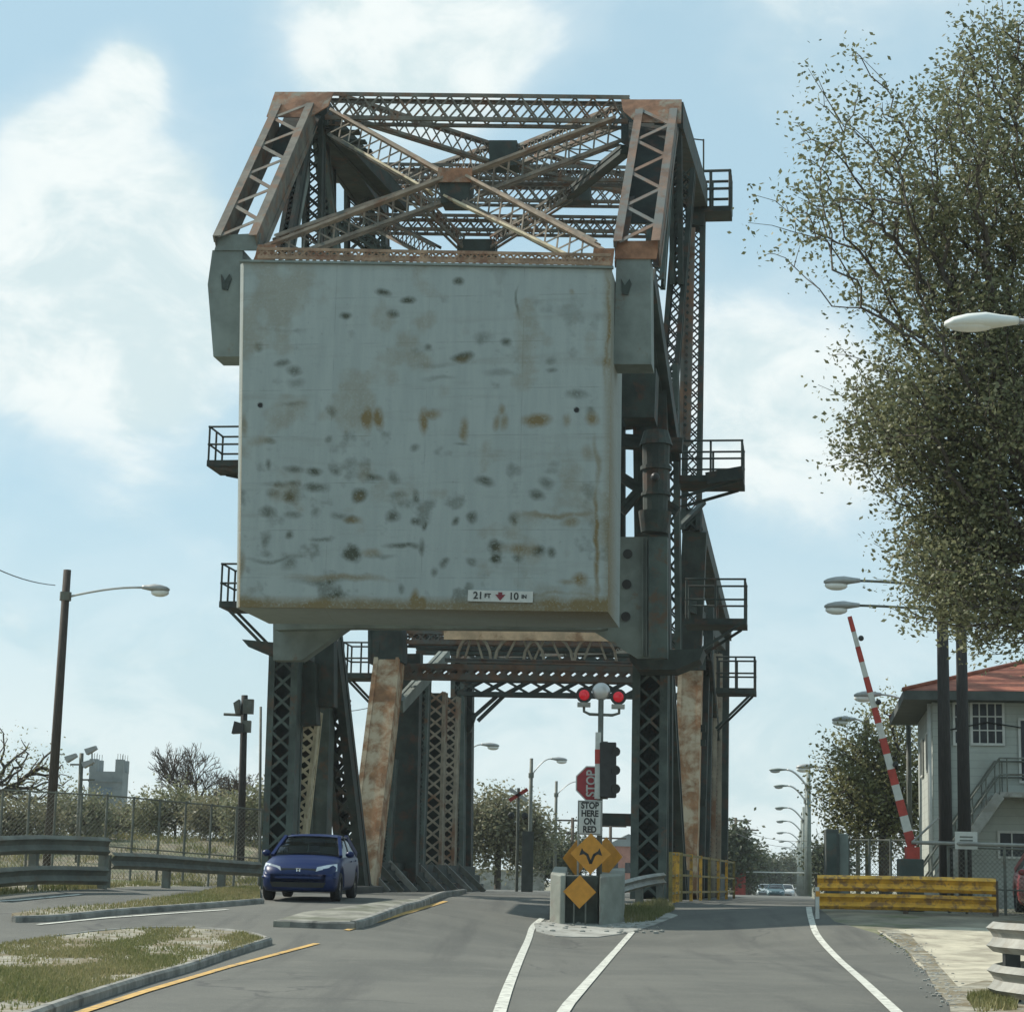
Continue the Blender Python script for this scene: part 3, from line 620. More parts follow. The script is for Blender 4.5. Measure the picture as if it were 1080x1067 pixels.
# tower portal: front beam behind the block, knee gussets
plate('portal_girder', [(290, 645), (640, 645), (640, 662), (632, 664), (375, 662), (290, 664)][::-1], 4.2, .5, STEELG)
plate('knee_gusset', [(288, 655), (376, 655), (318, 696), (288, 696)][::-1], 4.8, .5, STEELG)
gus = plate('knee_gusset', [(641, 566), (704, 566), (704, 694), (672, 694), (620, 662), (641, 650)][::-1], 4.8, .12, STEELG)
for (hx, hy) in ((662, 584), (661, 616), (660, 650)):
    mb = MB().tube([bp(hx, hy, 4.79), bp(hx, hy, 4.74)], .13, 14); sub('access_hole', mb, BLACK, gus)
member('stiffener', (680, 568, 4.7), (680, 692, 4.7), rvec, .07, .12, STEELG, solid=True)
plate('side_plate', [(684, 566), (704, 566), (704, 694), (684, 694)][::-1], 4.4, .35, STEEL)
# pedestal shelves
mb = MB().prism([bp(x, y, 5.5) for x, y in [(255, 674), (318, 680), (318, 692), (282, 690), (262, 682)]][::-1], axis*1.6); bpart('bearing_shelf', mb, STEELD)
mb = MB().prism([bp(x, y, 5.5) for x, y in [(664, 686), (742, 684), (738, 695), (712, 706), (672, 706), (664, 696)]][::-1], axis*1.6); bpart('bearing_shelf', mb, STEELD)
# main laced tower posts
gz = 0.86
def foot(px, py0, s, dpx=0):  # point on the ground in the plane s under a pixel column
    p = bp(px, py0, s); p.z = g(p.x, p.y)+.02; return p
def post(a, x1, s1, wu, wv, m, name='tower_post', **k):
    p0 = P(a); d = bp(x1, 900, s1); d.z = g(d.x, d.y)+.05; return bpart(name, laced(p0, d, rvec, wu, wv, **k), m)
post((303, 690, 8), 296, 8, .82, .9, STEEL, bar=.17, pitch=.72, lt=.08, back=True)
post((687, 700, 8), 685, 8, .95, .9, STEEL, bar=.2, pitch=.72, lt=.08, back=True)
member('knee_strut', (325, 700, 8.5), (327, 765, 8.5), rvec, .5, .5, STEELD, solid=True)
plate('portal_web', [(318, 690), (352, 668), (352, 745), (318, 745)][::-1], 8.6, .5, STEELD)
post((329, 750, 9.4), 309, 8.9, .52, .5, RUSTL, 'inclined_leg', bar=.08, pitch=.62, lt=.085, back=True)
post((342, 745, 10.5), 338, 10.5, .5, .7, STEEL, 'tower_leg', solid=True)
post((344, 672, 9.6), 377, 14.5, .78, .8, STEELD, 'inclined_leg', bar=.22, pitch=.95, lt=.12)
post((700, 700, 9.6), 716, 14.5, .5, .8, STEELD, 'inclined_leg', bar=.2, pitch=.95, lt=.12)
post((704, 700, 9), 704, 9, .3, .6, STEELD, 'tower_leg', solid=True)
# leaf: inclined rusty end posts, verticals, chords, portals
post((411, 696, 20.5), 383, 17, .92, .9, RUSTP, 'leaf_end_post', solid=True, bar=.16)
post((729, 690, 20.5), 722, 17, .8, .9, RUSTP, 'leaf_end_post', solid=True, bar=.14)
member('upper_leaf_post', (409, 600, 20.5), (409, 700, 20.5), rvec, 1.2, 1.0, STEELD, solid=True)
for (y, hh) in ((700, .4), (768, .22), (783, .2), (846, .25)):
    member('batten', (716, y, 19.2), (744, y, 19.2), UP, hh, .2, STEELD, solid=True)
LV = [((431, 690, 23.5), 427, 23.5, .95, STEELD, dict(solid=True)), ((449, 700, 27), 442, 27, .35, STEEL, dict(bar=.09, pitch=.9, back=True)), ((461, 730, 29), 457, 29, .72, BEIGE, dict(bar=.1, pitch=.62, lt=.085, back=True)),
      ((477, 735, 33), 472, 33, .6, BEIGE, dict(bar=.1, pitch=.62, lt=.085, back=True)), ((484, 690, 36), 483, 36, .55, STEEL, dict(bar=.16, pitch=.9, back=True)), ((492, 690, 37), 491, 37, .6, STEELD, dict(solid=True)), ((412, 800, 22), 405, 22, .4, STEEL, dict(bar=.1, pitch=.7, back=True))]
for a, x1, s1, wu, m, k in LV: post(a, x1, s1, wu, .6, m, 'leaf_vertical', **k)
for a, x1, s1, wu, m, k in [((748, 640, 24), 743, 23, .34, STEELD, dict(solid=True)), ((752, 690, 27), 749, 27, .32, BEIGE, dict(bar=.09, pitch=.62, lt=.08, back=True)), ((757, 690, 30), 755, 30, .32, BEIGE, dict(bar=.09, pitch=.62, lt=.08, back=True)), ((763, 655, 36), 761, 37, .5, STEELD, dict(solid=True)), ((744, 700, 22), 738, 21, .3, STEELD, dict(solid=True))]:
    post(a, x1, s1, wu, .6, m, 'leaf_vertical', **k)
member('leaf_chord', (731, 545, 19), (764, 668, 37), rvec, .6, .6, STEELD, solid=True); member('leaf_chord', (409, 590, 19), (488, 668, 37), rvec, .6, .6, STEELD, solid=True)
member('leaf_diagonal', (733, 560, 19), (727, 700, 20), rvec, .8, .8, STEELD, solid=True)
member('leaf_diagonal', (728, 640, 19), (760, 680, 34), rvec, .4, .4, STEELD, solid=True)
member('leaf_diagonal', (745, 690, 20), (757, 800, 33), rvec, .3, .4, STEELD, bar=.1, pitch=.8)
member('leaf_diagonal', (420, 745, 20.5), (470, 690, 27), rvec, .35, .4, STEELG, solid=True)
member('leaf_lateral', (430, 672, 20.5), (718, 676, 20.5), UP, .45, .5, RUSTM, bar=.12, web=False, pitch=.9)
plate('rusty_strip', [(468, 664), (632, 667), (645, 676), (468, 674)][::-1], 19.45, .1, mat('rust_strip_painted_sun', (.62, .44, .28), .8, 0, .25, 2, (.35, .2, .11), (.5, .65), 1.5))  # rust colour made paler to paint in the sunlight on this strip
mb = MB()
for (cx, rx) in ((548, 26), (578, 26), (628, 22), (500, 18)):
    pts_ = [bp(cx-rx*math.cos(math.pi*k/8), 697-27*math.sin(math.pi*k/8), 19.6) for k in range(9)]
    for q0, q1 in zip(pts_, pts_[1:]): mb.bar(q0, q1, axis, .1, .04)
    mb.bar(bp(cx-2, 670, 19.65), bp(cx-rx*.55, 695, 19.65), axis, .05, .035); mb.bar(bp(cx+2, 670, 19.65), bp(cx+rx*.5, 695, 19.65), axis, .05, .035)
bpart('arched_brace', mb, BEIGE)
member('lower_strip', (470, 696, 19.6), (668, 700, 19.6), UP, .12, .3, RUSTM, solid=True)
member('leaf_portal', (425, 708, 22), (720, 713, 22), UP, .5, .6, RUSTM, bar=.16, web=False, pitch=1.0, lt=.09)
member('leaf_portal', (484, 724, 36), (762, 728, 36), UP, .75, .7, STEELD, bar=.16, web=False, pitch=1.5, lt=.1)
member('leaf_portal', (484, 690, 37), (762, 694, 37), UP, .9, .7, STEELD, bar=.3, web=False, pitch=1.1, lt=.2)
for dx in (0, 7): member('knee_brace', (497+dx, 758+dx*.3, 36), (524+dx, 734, 36), axis, .12, .12, STEELD, solid=True)
member('knee_brace', (748, 758, 36), (722, 734, 36), axis, .14, .14, STEELD, solid=True)
plate('knee_gusset', [(486, 735), (496, 750), (503, 752), (496, 772), (486, 772)][::-1], 36.3, .2, STEELD)
for (y, s) in ((679, 25), (684, 30)): member('leaf_lateral', (440, y, s), (740, y+4, s), UP, .4, .5, STEELD, bar=.12, web=False, pitch=.9)
xm((432, 676, 21), (760, 690, 36), side=UP, w_=.4, m=STEELD); xm((718, 680, 21), (486, 690, 36), side=UP, w_=.4, m=STEELD)
# portal crossbar at mid height on the right
plate('crossbar', [(634, 857), (672, 858), (672, 871), (634, 870)][::-1], 12, .4, STEELD)
# bottom chord, deck edge and inclined kerb guards inside the left truss
for k in range(9):
    x_ = 388+14.5*k; s_ = 15.5+2.0*k
    top = bp(x_-22, 907+.6*k, s_); bot = bp(x_+7, 936, s_); bot.z = g(bot.x, bot.y)+.02
    bpart('guard_slat', MB().bar(bot, top, axis, .05, .10), GALV if k % 2 else GALVD)
for (xa, xb, sa_, sb_, yy) in ((358, 500, 15.5, 34, 912), (366, 505, 15.8, 34.3, 921)):
    bpart('guard_board', MB().bar(bp(xa, yy, sa_), bp(xb, yy+6, sb_), UP, .17, .04), STEELD)
mb = MB(); q0 = foot(372, 930, 15); q1 = foot(505, 932, 37); mb.bar(q0+UP*.15, q1+UP*.15, UP, .15, .2); bpart('kerb_beam', mb, STEELD)
mb = MB(); q0 = foot(350, 930, 15)-rvec*.3; q1 = foot(486, 932, 37)-rvec*.3; mb.bar(q0+UP*.45, q1+UP*.45, UP, .45, .06); bpart('bottom_chord', mb, STEELD)
mb = MB(); q0 = foot(718, 930, 15); q1 = foot(760, 932, 37); mb.bar(q0+UP*.45, q1+UP*.45, UP, .45, .2); bpart('bottom_chord', mb, STEELD)
# service platforms with railings
def platform(x0, x1, yf, s, h=1.05, depth=1.6, brace=None, rr=.034):
    """x0 = inner end, x1 = outer end, yf = floor line"""
    a = bp(x0, yf, s); b = bp(x1, yf, s); 
    fl = MB(); fl.bar((a+b)/2-rvec*(b-a).length/2+axis*depth/2, (a+b)/2+rvec*(b-a).length/2+axis*depth/2, axis, depth/2, .09); o = bpart('platform', fl, STEELD)
    rl = MB(); lo = a if x0 < x1 else b; L = (b-a).length; z0 = a.z; outx = b
    c = lambda t, d, z: Vector((0, 0, z0+z))+Vector((a.x, a.y, 0))+Vector(((b-a).x, (b-a).y, 0)).normalized()*t+axis*d
    for t, d in ((0.05, .03), (L/2, .03), (L-.04, .03), (L-.04, depth-.04), (L-.04, depth/2), (L/2, depth-.04), (.05, depth-.04)): rl.tube([c(t, d, .05), c(t, d, h)], rr, 6)
    for z in (h, h*.52):
        rl.tube([c(0, .03, z), c(L, .03, z)], rr*.9, 6); rl.tube([c(0, depth-.04, z), c(L, depth-.04, z)], rr*.9, 6); rl.tube([c(L-.04, 0, z), c(L-.04, depth, z)], rr*.9, 6)
    sub('railing', rl, STEELD, o)
    if brace:
        [sub('support_brace', MB().bar(c(L*.9, dq, -.08), c(0, dq, -.08-brace), axis, .05, .04), STEELD, o) for dq in (.1, depth-.1)]
    return o
platform(292, 218, 488, 8, 1.12, 1.5, .4); platform(715, 784, 504, 9, 1.12, 1.7, .5)
platform(296, 231, 637, 8, 1.2, 1.5, 1.6); platform(722, 787, 655, 12, 1.3, 1.6, 1.1)
platform(400, 360, 712, 20, 1.15, 1.4, 1.2); platform(755, 797, 728, 20, 1.15, 1.4, 1.2)
platform(728, 771, 220, 18, 1.35, 1.2, None, rr=.055); 
mb = MB().bar(bp(784, 498, 8.9), bp(745, 505, 9), UP, .18, .08); bpart('deck_fascia', mb, STEELD)
mb = MB()
for x_, y0_, y1_ in ((742, 147, 205), (600, 150, 176), (560, 152, 172)): mb.tube([bp(x_, y0_, 17), bp(x_, y1_, 17)], .03, 5)
mb.tube([bp(560, 155, 17), bp(650, 160, 17)], .025, 5); mb.tube([bp(560, 166, 17), bp(650, 171, 17)], .025, 5); mb.tube([bp(724, 146, 17), bp(742, 148, 17)], .025, 5)
bpart('walkway_railing', mb, STEELD)

# yellow railing along the right truss
def railing_yellow():
    pts_ = [foot(707, 948, 3), foot(718, 946, 6), foot(748, 942, 14), foot(774, 938, 24)]
    root = empty('railing', pts_[0], 0, 'worn yellow steel railing at the foot of the right truss beside the road', 'railing')
    def along(t): 
        n = len(pts_)-1; i = min(int(t*n), n-1); return pts_[i].lerp(pts_[i+1], t*n-i)
    r_ = MB()
    for z in (1.25, .7, .25):
        for a, b in zip(pts_, pts_[1:]): r_.bar(a+UP*z, b+UP*z, UP, .03, .02)
    local(r_, root).build('rail', YOLD, root)
    for k in range(10):
        p = along(k/9); local(MB().bar(p, p+UP*1.3, rvec, .045, .035), root).build('post', YRAIL if k % 3 else YOLD, root)
railing_yellow()

# ------------------------------------------------------------------ guardrails
WPROF = [(-.155, .0), (-.13, .03), (-.09, .075), (-.05, .03), (0, .0), (.05, .03), (.09, .075), (.13, .03), (.155, .0)]
def wbeam(pts_, m, parent, flip=1, sc=1.0, name='rail_beam'):
    mbx = MB(); n = len(WPROF)
    for i, p in enumerate(pts_):
        a = (pts_[min(i+1, len(pts_)-1)]-pts_[max(i-1, 0)]); a.z = 0; a.normalize(); nr_ = Vector((a.y, -a.x, 0))*flip
        for (z, d) in WPROF: mbx.v.append(tuple(p+UP*z*sc+nr_*d*sc))
        for (z, d) in reversed(WPROF): mbx.v.append(tuple(p+UP*z*sc+nr_*(d*sc-.006)))
    m2 = 2*n
    for i in range(len(pts_)-1):
        for k in range(m2): mbx.f.append((i*m2+k, i*m2+(k+1) % m2, (i+1)*m2+(k+1) % m2, (i+1)*m2+k))
    mbx.f.append(tuple(reversed(range(m2)))); mbx.f.append(tuple((len(pts_)-1)*m2+k for k in range(m2)))
    return local(mbx, parent).build(name, m, parent)
def guardrail(path, heights, m, label, group=None, flip=1, post_step=2.0, pm=None, sc=1.0, ph=None, name='guardrail'):
    """path: ground points"""
    root = empty(name, path[0], 0, label, 'guardrail', group)
    res_ = []
    for a, b in zip(path, path[1:]):
        n = max(1, int((b-a).length/1.0))
        res_ += [a.lerp(b, k/n) for k in range(n)]
    res_.append(path[-1])
    for i, p in enumerate(res_): res_[i] = Vector((p.x, p.y, g(p.x, p.y)))
    for h in heights: wbeam([p+UP*h for p in res_], m, root, flip, sc)
    d = 0; last = -9
    for i, p in enumerate(res_):
        if i: d += (p-res_[i-1]).length
        if d-last >= post_step-.01 or i == 0:
            last = d; a = (res_[min(i+1, len(res_)-1)]-res_[max(i-1, 0)]); a.z = 0; a.normalize(); nr_ = Vector((a.y, -a.x, 0))*flip
            q = p-nr_*.10; local(MB().bar(q-UP*.1, q+UP*((ph or max(heights))+.12), a, .06, .09), root).build('post', pm or GALVD, root)
    return root
def gq(px, py): p = gp(px, py); return p
# left, two stacked lengths
la = [at(-40, 905, 41), at(40, 905, 44), at(113, 905, 46)]
guardrail(la, [.93, .30], GALVD, 'higher two-beam guardrail at the far left edge of the road', 'guardrails on the left road edge', 1, 2.2, sc=1.25)
lb = [at(117, 905, 47), at(200, 905, 51), at(274, 905, 55)]
guardrail(lb, [.60], GALVD, 'lower single-beam guardrail between the higher one and the bridge tower', 'guardrails on the left road edge', 1, 2.2, sc=1.2)
# yellow guardrail right
ya = [at(862, 930, 48.5), at(955, 930, 48.2), at(1050, 930, 48.0)]
guardrail(ya, [.67, .26], YRAIL, 'bright yellow two-beam guardrail in front of the gate and control house', None, 1, 1.9, WOODP, 1.15)
# end shoe of the yellow rail
# near grey curved guardrail at the right frame edge
p_ = at(1053, 1015, 24.5); nr = [Vector((p_.x+.35*(1-math.cos(t))*1.0+0.0, p_.y-1.1*math.sin(t)+.0, 0)) for t in ()]
cx0 = at(1058, 1015, 25)
path = [Vector((cx0.x+x, cx0.y+y, 0)) for x, y in ((.9, 2.2), (.35, 1.5), (.05, .7), (0, 0), (.12, -.8), (.4, -1.7), (.8, -2.8), (1.4, -4.2), (2.2, -6))]
path = [Vector((p.x, p.y, g(p.x, p.y))) for p in path]
guardrail(path, [.76, .26], GALV, 'pale grey curved two-beam guardrail end at the right edge nearest the camera', None, 1, 2.1, BLACK, 1.15)
# small grey rail behind the concrete block
sa = [at(655, 940, 50.5), at(700, 940, 55)]
guardrail(sa, [.62], GALV, 'short grey guardrail between the concrete block and the right tower post', None, 1, 1.6, sc=1.0)

# ------------------------------------------------------------------ chain-link fences
def chain_fence(path, h, label, m=GALVD, step=2.4, mesh=.09, wr=.0045, group=None, midrail=True, postr=.035, name='chain_link_fence'):
    root = empty(name, path[0], 0, label, 'fence', group); net = MB(); rails = MB()
    tot = 0
    for a, b in zip(path, path[1:]):
        d = b-a; L = d.length; u = d.normalized(); n = int((L+h)/mesh)
        P0 = lambda x, z: a+u*x+UP*z
        nn_ = u.cross(UP)
        for k in range(1, n):
            c_ = k*mesh
            x0 = max(0, c_-h); z0 = min(h, c_) ; x1 = min(L, c_); z1 = max(0, c_-L)
            if x1-x0 < .02: continue
            net.bar(P0(x0, z0), P0(x1, z1), nn_, wr, wr); net.bar(P0(x0, h-z0)+nn_*.012, P0(x1, h-z1)+nn_*.012, nn_, wr, wr)
        rails.tube([a+UP*h, b+UP*h], .022, 6)
        if midrail: rails.tube([a+UP*h*.42, b+UP*h*.42], .018, 6)
    local(net, root).build('mesh_panel', m, root); local(rails, root).build('top_rail', m, root)
    for a, b in zip(path, path[1:]):
        n = max(1, round((b-a).length/step))
        for k in range(n): p = a.lerp(b, k/n); local(MB().tube([p-UP*.1, p+UP*(h+.04)], postr, 7), root).build('post', m, root)
    p = path[-1]; local(MB().tube([p-UP*.1, p+UP*(h+.04)], postr, 7), root).build('post', m, root)
    return root
fl = [at(-30, 900, 55), at(110, 900, 57.5), at(274, 900, 60)]
fl = [Vector((p.x, p.y, g(p.x, p.y)-.1)) for p in fl]
chain_fence(fl, 2.35, 'long rusty chain-link fence behind the left guardrails', GALVD, .8, .12, .0032)
fr = [at(873, 900, 53), at(962, 900, 51.5)]
fr = [Vector((p.x, p.y, g(p.x, p.y)-.1)) for p in fr]
chain_fence(fr, 1.75, 'short chain-link fence behind the yellow guardrail, left of the gate', GALVD, .6, .11, .0035)
fr2 = [at(1000, 900, 49), at(1120, 900, 48)]
fr2 = [Vector((p.x, p.y, g(p.x, p.y)-.1)) for p in fr2]
chain_fence(fr2, 1.6, 'chain-link fence under the control house stairs, behind the yellow guardrail end', GALVD, 1.2, .11, .0035)

# ------------------------------------------------------------------ street lamps
def lamp_head(mbx_body, mbx_lens, p, dirx, L, sc=1.0, flat=False):
    """cobra head: p = where the arm enters, dirx = unit direction"""
    d = Vector(dirx).normalized(); sd_ = d.cross(UP).normalized(); rings = [(0, .05, .05), (.08, .07, .06), (.25, .10, .08), (.45, .16, .11), (.7, .17, .10), (.9, .12, .07), (1, .03, .03)]
    n = 10; base = len(mbx_body.v)
    for (t, hw, hh) in rings:
        c = p+d*(L*t)-UP*(.05*t)
        for k in range(n):
            a = 2*math.pi*k/n; z = math.sin(a)*hh; z = z if z > 0 else z*.7; mbx_body.v.append(tuple(c+sd_*math.cos(a)*hw*sc+UP*z*sc))
    for i in range(len(rings)-1):
        for k in range(n): mbx_body.f.append((base+i*n+k, base+i*n+(k+1) % n, base+(i+1)*n+(k+1) % n, base+(i+1)*n+k))
    mbx_body.f.append(tuple(base+k for k in reversed(range(n)))); mbx_body.f.append(tuple(base+(len(rings)-1)*n+k for k in range(n)))
    c = p+d*(L*.66)-UP*((.03 if flat else .085)*sc+.03); mbx_lens.ball(c, (.25 if flat else .2)*sc*L/.75, .13*sc, (.07 if flat else .10)*sc)
def street_lamp(base, h, arm, rise, label, polem, rad=(.13, .08), name='street_lamp', headL=.75, overh=.0, group=None, armdir=None, hs=1.0, lens=LENS, head=LAMPG, armr=.032):
    root = empty(name, base, 0, label, 'street lamp', group); d = Vector(armdir).normalized() if armdir else Vector((1, 0, 0))
    MB().tube([(0, 0, -.2), (0, 0, h+overh)], list(rad), 10).build('pole', polem, root, smooth=True)
    pts_ = [Vector((0, 0, h-rise))+d*.05]
    for k in range(1, 9):
        t = k/8; pts_.append(Vector((0, 0, h-rise+rise*math.sin(t*math.pi/2)))+d*(arm*t))
    MB().tube(pts_, armr, 6).build('arm', ALU if polem is not WOODD else GALVD, root, smooth=True)
    b = MB(); l = MB(); lamp_head(b, l, pts_[-1], d, headL, hs, head is LAMPW); o = b.build('lamp_head', head, root, smooth=True); l.build('lens', lens, root, smooth=True)
    MB().tube([(0, 0, h-rise-.1), (0, 0, h-rise+.15)], rad[0]+.02, 8).build('bracket', GALVD, root)
    return root
b0 = at(52, 882, 60); b0.z = g(b0.x, b0.y); tp = at(66, 600, 60)
street_lamp(b0, at(66, 617, 60).z-b0.z, 2.2, .35, 'tall dark wooden street lamp pole leaning over the left guardrail', mat('pole_wood_dark', (.055, .045, .035), .9, 0, .35, 6, stretch=(8, 8, .6)), (.15, .11), overh=.45, headL=.8, hs=1.25).rotation_euler = (0, R(.4), 0)
# row on the right beyond the bridge: one prototype copied
def rowlamp(px, pyhead, pxhead, D, idx, proto=None):
    head = at(pxhead, pyhead, D); base = at(px, 940, D); base.z = g(base.x, base.y)
    return head, base
rows = [(853, 812, 815, 115), (851, 829, 820, 134), (848, 852, 820, 172), (846, 866, 821, 207), (844, 878, 821, 251), (842, 887, 820, 300), (841, 894, 821, 361), (840, 899, 823, 415)]
ordn = ['nearest', 'second', 'third', 'fourth', 'fifth', 'sixth', 'seventh', 'farthest']
proto = None
for i, (px, py, pxh, D) in enumerate(rows):
    h_, b_ = rowlamp(px, py, pxh, D, i)
    if proto is None:
        proto = street_lamp(b_, 7.75, 1.15, 1.1, '', STEELG, (.17, .12), headL=.95, overh=.1, armdir=(-1, 0, 0), hs=1.05, armr=.06, lens=LAMPG, head=STEELG, group='street lamps in a row along the road beyond the bridge'); r_ = proto
    else:
        r_ = copy_tree(proto); r_.location = b_
    sc_ = (h_.z-b_.z)/7.7; r_.scale = (min(1.35, max(1, (b_.x-h_.x)/1.9)), 1.2, sc_)
    r_['label'] = 'grey curved-arm street lamp, %s of the row beyond the bridge on the right' % ordn[i]
# lamps seen through the portal
for (px, pxh, py, D, lb_) in [(480, 512, 785, 98, 'street lamp in the bridge portal, its head beside the left truss, pole hidden'), (558, 585, 800, 108, 'street lamp with long curved arm in the middle of the bridge portal view'), (585, 612, 824, 134, 'thin street lamp just left of the stop sign, beyond the bridge')]:
    b_ = at(px, 930, D); b_.z = g(b_.x, b_.y); h_ = at(pxh, py, D)
    street_lamp(b_, h_.z-b_.z, max(.8, h_.x-b_.x-.2), .9, lb_, GALVD, (.12, .09), group='street lamps seen through the bridge portal', headL=.85, hs=1.2)
# near right lamps
def side_lamp(px, py, pxh, D, lb_, headm=LAMPG, L=.85, hs=1.3, rise=.15, polem=WOODD, extra=1.2, rad=(.18, .13)):
    b_ = at(px, 920, D); b_.z = g(b_.x, b_.y); h_ = at(pxh, py, D)
    return street_lamp(b_, h_.z-b_.z, b_.x-h_.x-L*.5, rise, lb_, polem, rad, armdir=(-1, 0, 0), headL=L, hs=hs, overh=extra, head=headm)
side_lamp(998, 612, 888, 51, 'dark wooden utility pole with the higher grey lamp, before the control house', rise=.12, L=.9, hs=1.2)
side_lamp(1018, 638, 888, 53, 'dark wooden utility pole with the lower grey lamp, before the control house', rise=.12, L=.9, hs=1.2)
side_lamp(1180, 338, 1035, 22, 'white street lamp head reaching in from the right frame edge', LAMPW, .8, 1.0, .1, WOODP, .3)
side_lamp(960, 732, 915, 69, 'pale street lamp among the olive tree branches behind the raised gate', rise=.2, L=.9, polem=GALVD, extra=.1, rad=(.1, .08))
side_lamp(915, 758, 890, 80, 'faint lamp head on a thin pole in the olive tree, left of the gate', rise=.2, L=.9, polem=GALVD, extra=.1, rad=(.1, .08))
side_lamp(905, 808, 850, 92, 'street lamp with a long straight arm in front of the olive tree edge', rise=.5, polem=GALVD, extra=.1, rad=(.11, .08))

# ------------------------------------------------------------------ poles and equipment on the left
def pole_thing(name, px, pytop, D, r_, m, label, cat='pole', pxtop=None):
    b_ = at(px, 900, D); b_.z = g(b_.x, b_.y)-.1; t_ = at(pxtop or px, pytop, D); root = empty(name, b_, 0, label, cat)
    local(MB().tube([b_, t_], [r_, r_*.8], 8), root).build('pole', m, root, smooth=True); return root
sp = pole_thing('siren_pole', 254, 733, 72, .14, WOODD, 'dark wooden pole carrying two horn speakers, left of the bridge tower', 'siren pole', 258)
mb = MB(); mb.prism([at(x, y, 71.7) for x, y in [(246, 741), (252, 737), (253, 752), (248, 752)]][::-1], (0, .5, 0)); local(mb, sp).build('horn', GALVD, sp)
mb = MB(); mb.prism([at(x, y, 71.7) for x, y in [(244, 773), (247, 760), (257, 763), (257, 772)]][::-1], (0, .5, 0)); local(mb, sp).build('horn', BLACK, sp)
mb = MB(); mb.tube([at(236, 753, 72), at(260, 754, 72)], .05, 6); mb.box(at(262, 745, 72), .35, .3, .5); mb.box(at(260, 766, 72), .3, .3, .4); local(mb, sp).build('crossarm', GALVD, sp)
fp = pole_thing('floodlight_pole', 82, 794, 70, .09, GALVD, 'thin pole with three floodlights before the grey concrete tower', 'floodlight pole', 86)
for x, y in ((76, 799), (97, 791), (94, 805)):
    mb = MB(); mb.bar(at(x-6, y+2, 69.8), at(x+5, y-3, 69.8), (0, 1, 0), .2, .1, .12, .06); local(mb, fp).build('floodlight', LAMPG, fp)
mb = MB(); mb.tube([at(74, 806, 70), at(98, 806, 70)], .03, 5); mb.tube([at(84, 822, 70), at(100, 822, 70)], .03, 5); mb.tube([at(97, 791, 70), at(97, 806, 70)], .025, 5); local(mb, fp).build('crossarm', GALVD, fp)
pole_thing('pole', 275, 745, 66, .05, GALVD, 'thin pale metal pole just left of the left tower post')
w1 = pole_thing('utility_pole', 366, 735, 85, .13, WOODD, 'dark utility pole seen between the left tower leg and the rusty strut', 'utility pole')
mb = MB()
for k in range(4): mb.ball(at(366, 739+k*5, 84.9), .18, .12, .1, 8, 5)
local(mb, w1).build('insulator', WOODD, w1)
def wire(pts_, label, r_=.012):
    P_ = [Vector(p) for p in pts_]; out_ = []
    for a, b in zip(P_, P_[1:]):
        L = (b-a).length
        for k in range(12): t = k/12; out_.append(a.lerp(b, t)-UP*(L*.02*4*t*(1-t)))
    out_.append(P_[-1]); tag(MB().tube(out_, r_, 4).build('wire', BLACK), label, 'wire')
wire([at(-60, 565, 48), at(58, 617, 60)], 'black wire running from the upper left edge to the left lamp pole', .015)
wire([at(366, 750, 85), at(470, 700, 110)], 'thin black wire rising right from the utility pole inside the bridge', .02)
wire([at(776, 872, 140), at(950, 860, 90)], 'upper thin wire over the far road, right of the bridge', .015)
wire([at(776, 878, 140), at(950, 868, 90)], 'lower thin wire over the far road, right of the bridge', .015)

# castellated concrete tower
tw = at(112, 870, 200); tw.z = 0; tower = empty('concrete_tower', tw, 0, 'grey castellated concrete tower far left behind the fence', 'tower')
Wt = (at(130, 820, 200)-at(95, 820, 200)).length; zt = at(112, 814, 200).z; zb = 0
mb = MB(); mb.box((0, 0, zt/2), Wt, Wt, zt); mb.build('shaft', GREYT, tower)
for i in (-1, 1):
    for j in (-1, 1):
        MB().box((i*(Wt/2-.35), j*(Wt/2-.35), zt+.55), .75, .75, 1.2).build('turret', GREYT, tower)
        r_ = MB(); [r_.tube([(i*(Wt/2-.35)+dx, j*(Wt/2-.35), zt+1.1), (i*(Wt/2-.35)+dx, j*(Wt/2-.35), zt+1.7)], .03, 4) for dx in (-.25, 0, .25)]; r_.build('rebar', GALVD, tower)
MB().box((0, -Wt/2-.05, zt-.9), Wt+.1, .12, .2).build('string_course', GREYT, tower)
MB().box((0, -Wt/2-.02, zt-2.6), 1.3, .1, 2.2).build('window', mat('window_blue', (.10, .14, .17), .4), tower)

# ------------------------------------------------------------------ the concrete block with signal mast and signs
cb = gp(617, 976)
blk = empty('concrete_barrier', cb, 0, 'pale concrete crash block with an open dark middle on the traffic island', 'barrier')
def bpx(px, py, dY=0.0): return at(px, py, cb.y+dY)
zt_ = lambda px, py, dY=0: bpx(px, py, dY)
def block(poly, ztop, m, name):
    mbx = MB(); mbx.prism([Vector((p.x, p.y, g(p.x, p.y)-.05)) for p in poly], UP*(ztop-cb.z+.05)); o = local(mbx, blk).build(name, m, blk, bevel=.03); return o
H_ = bpx(600, 923).z
L0 = bpx(582, 950); L1 = bpx(600, 950); R0 = bpx(632, 950); R1 = bpx(658, 950, .6)
CONCB = mat('concrete_block', (.25, .265, .225), .9, 0, .2, 1.5, (.22, .21, .18), (.48, .65), 2.5, .3, 30)
def Vp(p, dx=0, dy=0): return Vector((p.x+dx, p.y+dy, 0))
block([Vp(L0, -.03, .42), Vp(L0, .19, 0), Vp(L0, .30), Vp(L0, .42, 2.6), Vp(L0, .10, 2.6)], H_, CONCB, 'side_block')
block([Vp(R0, 0, -.15), Vp(R1, 0, .2), Vp(R1, .15, 2.3), Vp(R0, .1, 2.3)], H_-.01, CONCB, 'side_block')
